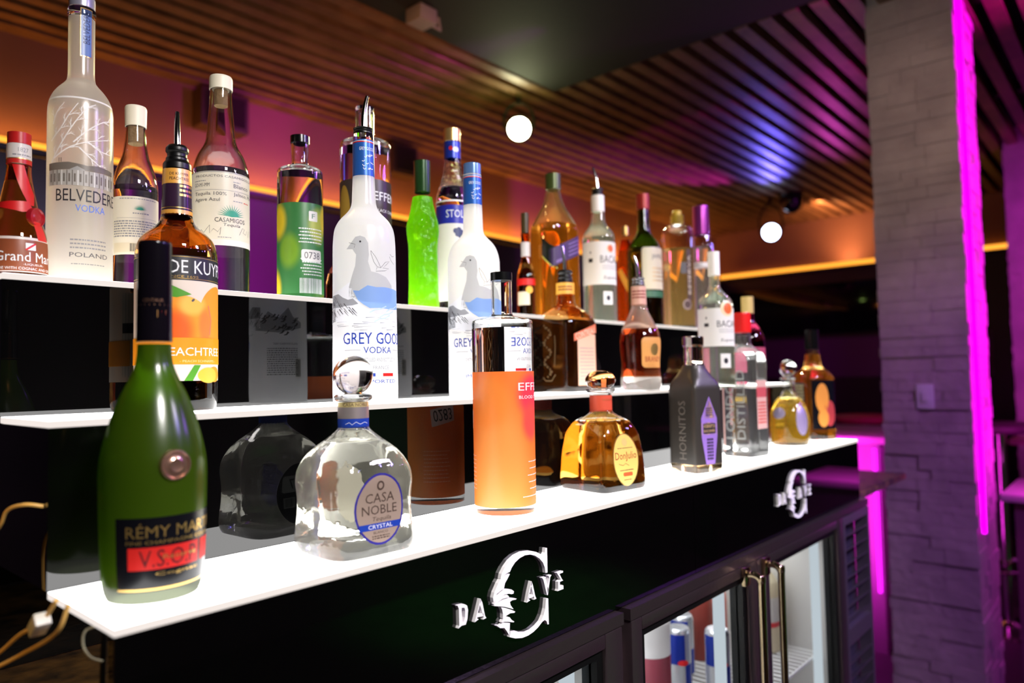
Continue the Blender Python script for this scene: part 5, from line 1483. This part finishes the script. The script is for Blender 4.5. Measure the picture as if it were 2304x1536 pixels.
# ---- 18, 19 clear tequilas with cream labels
AGV = sheet('agave_green', (.04, .36, .24), .3, .04)
def agave(p, u, v, s):
    for k in range(15):
        a = rad(6 + k * 12)
        p.poly([(u - s * .05 / p.us * math.sin(a), v + s * .05 * math.cos(a)), (u + s * math.cos(a) / p.us, v + s * .85 * math.sin(a)), (u + s * .05 / p.us * math.sin(a), v - s * .05 * math.cos(a))], AGV, 2)
        q = s * .55
        p.poly([(u + .4 * s * math.cos(a - .12) / p.us, v + .4 * s * .85 * math.sin(a - .12)), (u + s * math.cos(a) / p.us, v + s * .85 * math.sin(a)), (u + .4 * s * math.cos(a + .12) / p.us, v + .4 * s * .85 * math.sin(a + .12)), (u, v)], AGV, 2)
def clear_tequila(key, label, z0px, fill, big):
    o, az, P = start(key, label)
    cap('stopper', [(P[0][0] - 1, P[0][1]), (P[0][0], P[0][1] - 2), P[1]], mat('ivory_stopper', (.78, .72, .55), .45), o)
    sh = Shape(P[2:], 4, rot=az)
    glass_body(sh, fill, glass('clear_flint', (.985, .985, .955)), CLEAR_LIQUID, o, 2.6, 8)
    cap('cork', [(9, P[2][1] - .5), (9, P[2][1] - 22)], CORK, o)
    p = wrap(sh, 90); zt, zb = z0px
    p.rect(-84, 84, zb, zt, sheet('ivory_label', (.82, .76, .62), .4, .04))
    if big:
        p.rect(-84, 84, zb, zb + 8, WHITE_PAPER, 1)
        p.text('PRODUCTOS CASAMIGOS S.A.', -55, 80, zt - 8, zt - 5, DARKGREY_INK, 2)
        p.text('GO-M1-MM', -58, -22, zt - 21, zt - 16, DARKGREY_INK, 2); p.text('Blanco', 25, 64, zt - 21, zt - 15.5, DARKGREY_INK, 2)
        p.lines(-58, -30, zt - 14, zt - 12, 1, GREY_INK, 2, 1); p.lines(24, 40, zt - 14, zt - 12, 1, GREY_INK, 2, 2)
        p.text('Tequila 100%', -57, 11, zt - 34, zt - 28, DARKGREY_INK, 2); p.text('Agave Azul', -57, -2, zt - 42, zt - 36, DARKGREY_INK, 2); p.text('Jalisco, Mx', 25, 78, zt - 33, zt - 27, DARKGREY_INK, 2)
        p.rect(-60, 80, zt - 25.5, zt - 25.1, GREY_INK, 2); p.lines(24, 46, zt - 40, zt - 38, 1, GREY_INK, 2, 5); p.lines(50, 66, zt - 40, zt - 38, 1, RED_INK, 2, 5)
        agave(p, 22, zt - 60, 19)
        p.text('CASAMIGOS', -12, 52, zt - 68.5, zt - 62.5, BLACK_INK, 2); p.text('Tequila', 4, 40, zt - 75, zt - 70, BLACK_INK, 2, slant=.25)
        for pts in ([(-55, -80), (-50, -74), (-46, -82), (-40, -79), (-34, -83), (-28, -78), (-22, -73), (-22, -84), (-14, -78), (-6, -82), (0, -76), (-2, -86)], [(38, -84), (46, -74), (52, -75), (48, -80), (56, -82), (60, -76), (66, -84), (72, -75), (78, -83)]):
            p.stroke([(u, zt + v) for u, v in pts], .55, DARKGREY_INK, 2)
        p.lines(-6, 20, zt - 90, zt - 88, 1, GREY_INK, 2, 9)
        p.rect(-84, 84, zt - 1.4, zt - .6, GREY_INK, 2)
    else:
        p.lines(-40, 60, zt - 4, zt - 2, 1, GREY_INK, 2, 3); agave(p, 12, zt - 17, 8); p.lines(-6, 34, zt - 23, zt - 20, 1, GREY_INK, 2, 4)
        p.lines(-60, 70, zt - 52, zt - 30, 7, GREY_INK, 2, 5); p.rect(-60, 70, zb + 3, zb + 15, CREAM_PAPER, 1); p.bars(-12, 20, zb + 4, zb + 14, BLACK_INK, 2, 6); p.rect(-50, 60, zt - 27.6, zt - 27.3, GREY_INK, 2)
    p.build('label', o)
clear_tequila('cass', 'smaller clear tequila bottle with small green agave label, between two taller bottles', (115.1, 41.4), 131.3, False)
clear_tequila('casl', 'large clear tequila bottle with cream label and big green agave print on top shelf', (162.4, 62.4), 170.5, True)

# ---- 22 green melon liqueur
o, az, P = start('mido', 'bright green melon liqueur bottle with pebbled glass on the top shelf')
cap('cap', P[:2], mat('dark_green_cap', (.015, .05, .012), .2, .3), o)
sh = Shape(P[2:], 5, rot=az)
bm = bmesh.new()
loft(bm, [sh.ring(r, z) for r, z in sh.prof], bottom=1, top=1)
from_bm('glass', bm, glass('melon_green_glass', (.30, .82, .012), .08, 1.4, bump=(45, 1.0), haze=.4), o, 60)

# ---- 23 blueberry vodka
o, az, P = start('stoli', 'clear vodka bottle with gold cap and blue berry label behind the blue neck')
cap('cap', P[:2], mat('gold_cap', (.78, .50, .18), .3, .8), o)
sh = Shape([(14.5, P[1][1] - .3), (15.2, P[2][1])] + P[3:], 4, rot=az)
glass_body(sh, 235, glass('bubble_flint', (.97, .97, .94), .02, bump=(60, .5)), CLEAR_LIQUID, o, 3, 8)
p = wrap(Shape([(15.6, P[1][1]), (15.6, P[2][1])], 0, rot=az), 300); p.rect(-180, 180, P[2][1] - 2, P[1][1] - 2, mat('royal_blue_foil', (.015, .035, .32), .3, .3)); p.ell(-10, 308, 4, 4, RED_INK, 1); p.ell(26, 306, 6, 5, WHITE_INK, 1); p.build('neck_label', o)
p = wrap(sh, 100); zt, zb, zc = 205.9, 20, 163.0
p.rect(-80, 90, zb, zc, WHITE_PAPER); p.rect(-80, 90, zc, 197.5, mat('cobalt_label', (.015, .02, .30), .35), 1); p.rect(-180, 180, zt - 2, zt + 1, WHITE_INK)
p.text('STOLI', -24, 42, 173.9, 188.2, WHITE_INK, 2)
for u, v in ((8, -14), (18, -12), (26, -16), (14, -20), (22, -22)): p.ell(u, zc + v, 5, 5, mat('berry', (.03, .04, .12), .4), 1)
p.ell(30, zc - 24, 4, 2, PG, 2); p.build('label', o)

# ---- 24 small brown bottle behind
o, az, P = start('court', 'small brown bottle with pale neck label, left of the big whisky')
cap('cap', P[:2], mat('black_gold_cap', (.05, .035, .012), .3), o)
sh = Shape(P[2:], 3, rot=az); glass_body(sh, 120, BROWN, BROWN_L, o, 2, 6)
p = wrap(Shape([(9.7, 184), (9.7, 132)], 0, rot=az), 150); p.rect(-180, 180, 134, 165, WHITE_PAPER); p.build('neck_label', o)
p = wrap(sh, 60); p.rect(-70, 80, 72, 86, RED_INK); p.ell(20, 62, 8, 8, PY, 1); p.rect(-60, 20, 30, 58, CREAM_PAPER); p.build('label', o)

# ---- 25 large whisky with slanted label
o, az, P = start('jw', 'large square shouldered whisky bottle with dark slanted label on top shelf')
cap('cap', P[:2], mat('dark_green_gold_cap', (.05, .07, .015), .3, .3), o)
body = [P[2], (24, P[3][1]), (35, P[4][1]), (41.5, P[5][1] - 4), (42.5, P[6][1]), (42.5, 4), (41, 0)]
sq = [(250, 2), (222, 3), (200, 5), (0, 6)]
sh = Shape(body, 4, sq, az + 40, seg=96)
glass_body(sh, 205, glass('amber_flint', (.97, .86, .62), haze=.04), glass('scotch', (.92, .40, .05), 0, 1.40, haze=.07), o, 3.5, 7)
p = flat(sh); p.poly([(-41, 108), (42, 142), (42, 184), (-41, 146)], mat('violet_black_label', (.05, .025, .085), .35), 1)
for k in range(4):
    p.poly([(4, 133 + 8 * k), (36, 146 + 8 * k), (36, 149 + 8 * k), (4, 136 + 8 * k)], mat('lilac_ink', (.16, .10, .26)), 2)
p.poly([(-30, 116), (-6, 126), (-6, 132), (-30, 122)], mat('lilac_ink', (.16, .10, .26)), 2); p.build('slanted_label', o)
sl = Shape(body, 4, sq, az - 50, seg=96); p = flat(sl); p.poly([(10, 136), (42, 108), (42, 150), (10, 176)], mat('black_green_label', (.008, .012, .008), .3)); p.poly([(10, 132), (42, 104), (42, 108), (10, 136)], mat('lime_edge', (.5, .5, .08)), 1); p.build('side_label', o)

# ---- 27 thin amber bottle peeking
o, az, P = start('amber', 'slim red amber bottle peeking between the rum and the green whiskey')
cap('cap', P[:2], GOLD_INK, o)
sh = Shape(P[2:], 4, rot=az); glass_body(sh, 205, glass('red_amber_glass', (.85, .35, .12)), glass('red_amber', (.78, .16, .02), 0, 1.40, haze=.15), o, 2.5, 7)
p = wrap(sh, 90); p.poly([(-60, 150), (-30, 156), (60, 80), (40, 66)], PY); p.build('label_band', o)

# ---- 28 green whiskey
o, az, P = start('jame', 'dark green whiskey bottle with red cap and cream label on the top shelf')
cap('cap', P[:2], mat('red_green_cap', (.32, .03, .02), .3, .2), o)
sh = Shape(P[2:], 4, rot=az); glass_body(sh, 200, glass('bottle_green', (.22, .42, .06)), glass('green_glass_whiskey', (.22, .24, .02), 0, 1.40), o, 3, 8)
p = wrap(sh, 100); p.rect(-8, 112, 91.1, 197.3, sheet('old_cream', (.80, .72, .52), .35, .05), 0, r=6); p.rect(-8, 112, 71.7, 87.7, sheet('bottle_green_label', (.05, .16, .08), .3), 0)
p.text('JAMESON', 24, 102, 165.2, 180.1, DARKGREY_INK, 1); p.lines(26, 80, 108.2, 149.2, 4, GOLD_INK, 1, 3, .3); p.build('label', o)

# ---- 29 clear golden tequila with yellow stopper
o, az, P = start('e18', 'clear bottle of pale golden spirit with yellow stopper, far end of top shelf')
cap('stopper', [(11, P[0][1]), (12, P[0][1] - 2), (12, P[1][1])], mat('yellow_stopper', (.72, .50, .05), .4), o)
cap('stopper_ring', [(18.6, P[0][1] - 14), (18.7, P[1][1] + .2)], CLEAR, o)
sh = Shape(P[2:], 4, rot=az); glass_body(sh, 215, CLEAR, glass('pale_gold_spirit', (.96, .70, .32), 0, 1.40, haze=.06), o, 3, 9)
p = wrap(sh, 100); p.rect(32, 52, 74, 210, mat('dark_brown_strip', (.06, .03, .02), .5)); p.text('RESERVA', 36, 48, 90, 195, CREAM_PAPER, 1, rot=90); p.ell(30, 62, 13, 14, mat('dull_medal', (.45, .35, .30), .3, .7), 2); p.ell(30, 62, 9, 10, mat('dark_brown_strip', (.06, .03, .02)), 3); p.rect(8, 30, 145, 175, DARKGREY_INK); p.build('label', o)

# ---- 30 tall faceted bottle
o, az, P = start('purp', 'tall faceted clear bottle catching violet light, last on the top shelf')
sh0 = [(r * (.93 if k % 2 and 0 < k else 1), z) for k, (r, z) in enumerate(P[1:])]
prof = []
zz = P[1][1] - 25
body = [P[1], (24.5, P[1][1] - 14), (27.5, zz)]
while zz > 10:
    body += [(29, zz - 6), (26.6, zz - 12)]
    zz -= 12
body += [(28, 2), (26, 0)]
sh = Shape(body, 0, [(400, 2), (300, 2), (270, 3), (0, 3)], az + 20, seg=24)
glass_body(sh, 245, glass('faceted_flint', (.93, .90, .98)), glass('faceted_spirit', (.92, .88, .98), 0, 1.40, haze=.06), o, 3, 8)
cap('cap', [(22, P[0][1]), (22.5, P[0][1] - 3), (23.6, P[1][1] + .3)], mat('violet_cap', (.35, .05, .30), .2, .6), o)
p = wrap(Shape([(30.0, 200), (30.0, 185)], 0, rot=az), 190); p.rect(-180, 180, 186, 198, WHITE_INK); p.build('label_band', o)

# ---- small round decanter peeking between green and frosted bottles
o, az, P = start('dec', 'small round amber decanter peeking between the green label and frosted bottles')
sh = Shape(P, 3, rot=az); glass_body(sh, 60, glass('decanter_glass', (.92, .70, .50)), glass('decanter_brandy', (.80, .34, .10), 0, 1.40), o, 2, 5)
cap('stopper', [(3, 112), (7, 108), (7, 102), (4.3, 99.3)], CLEAR, o)
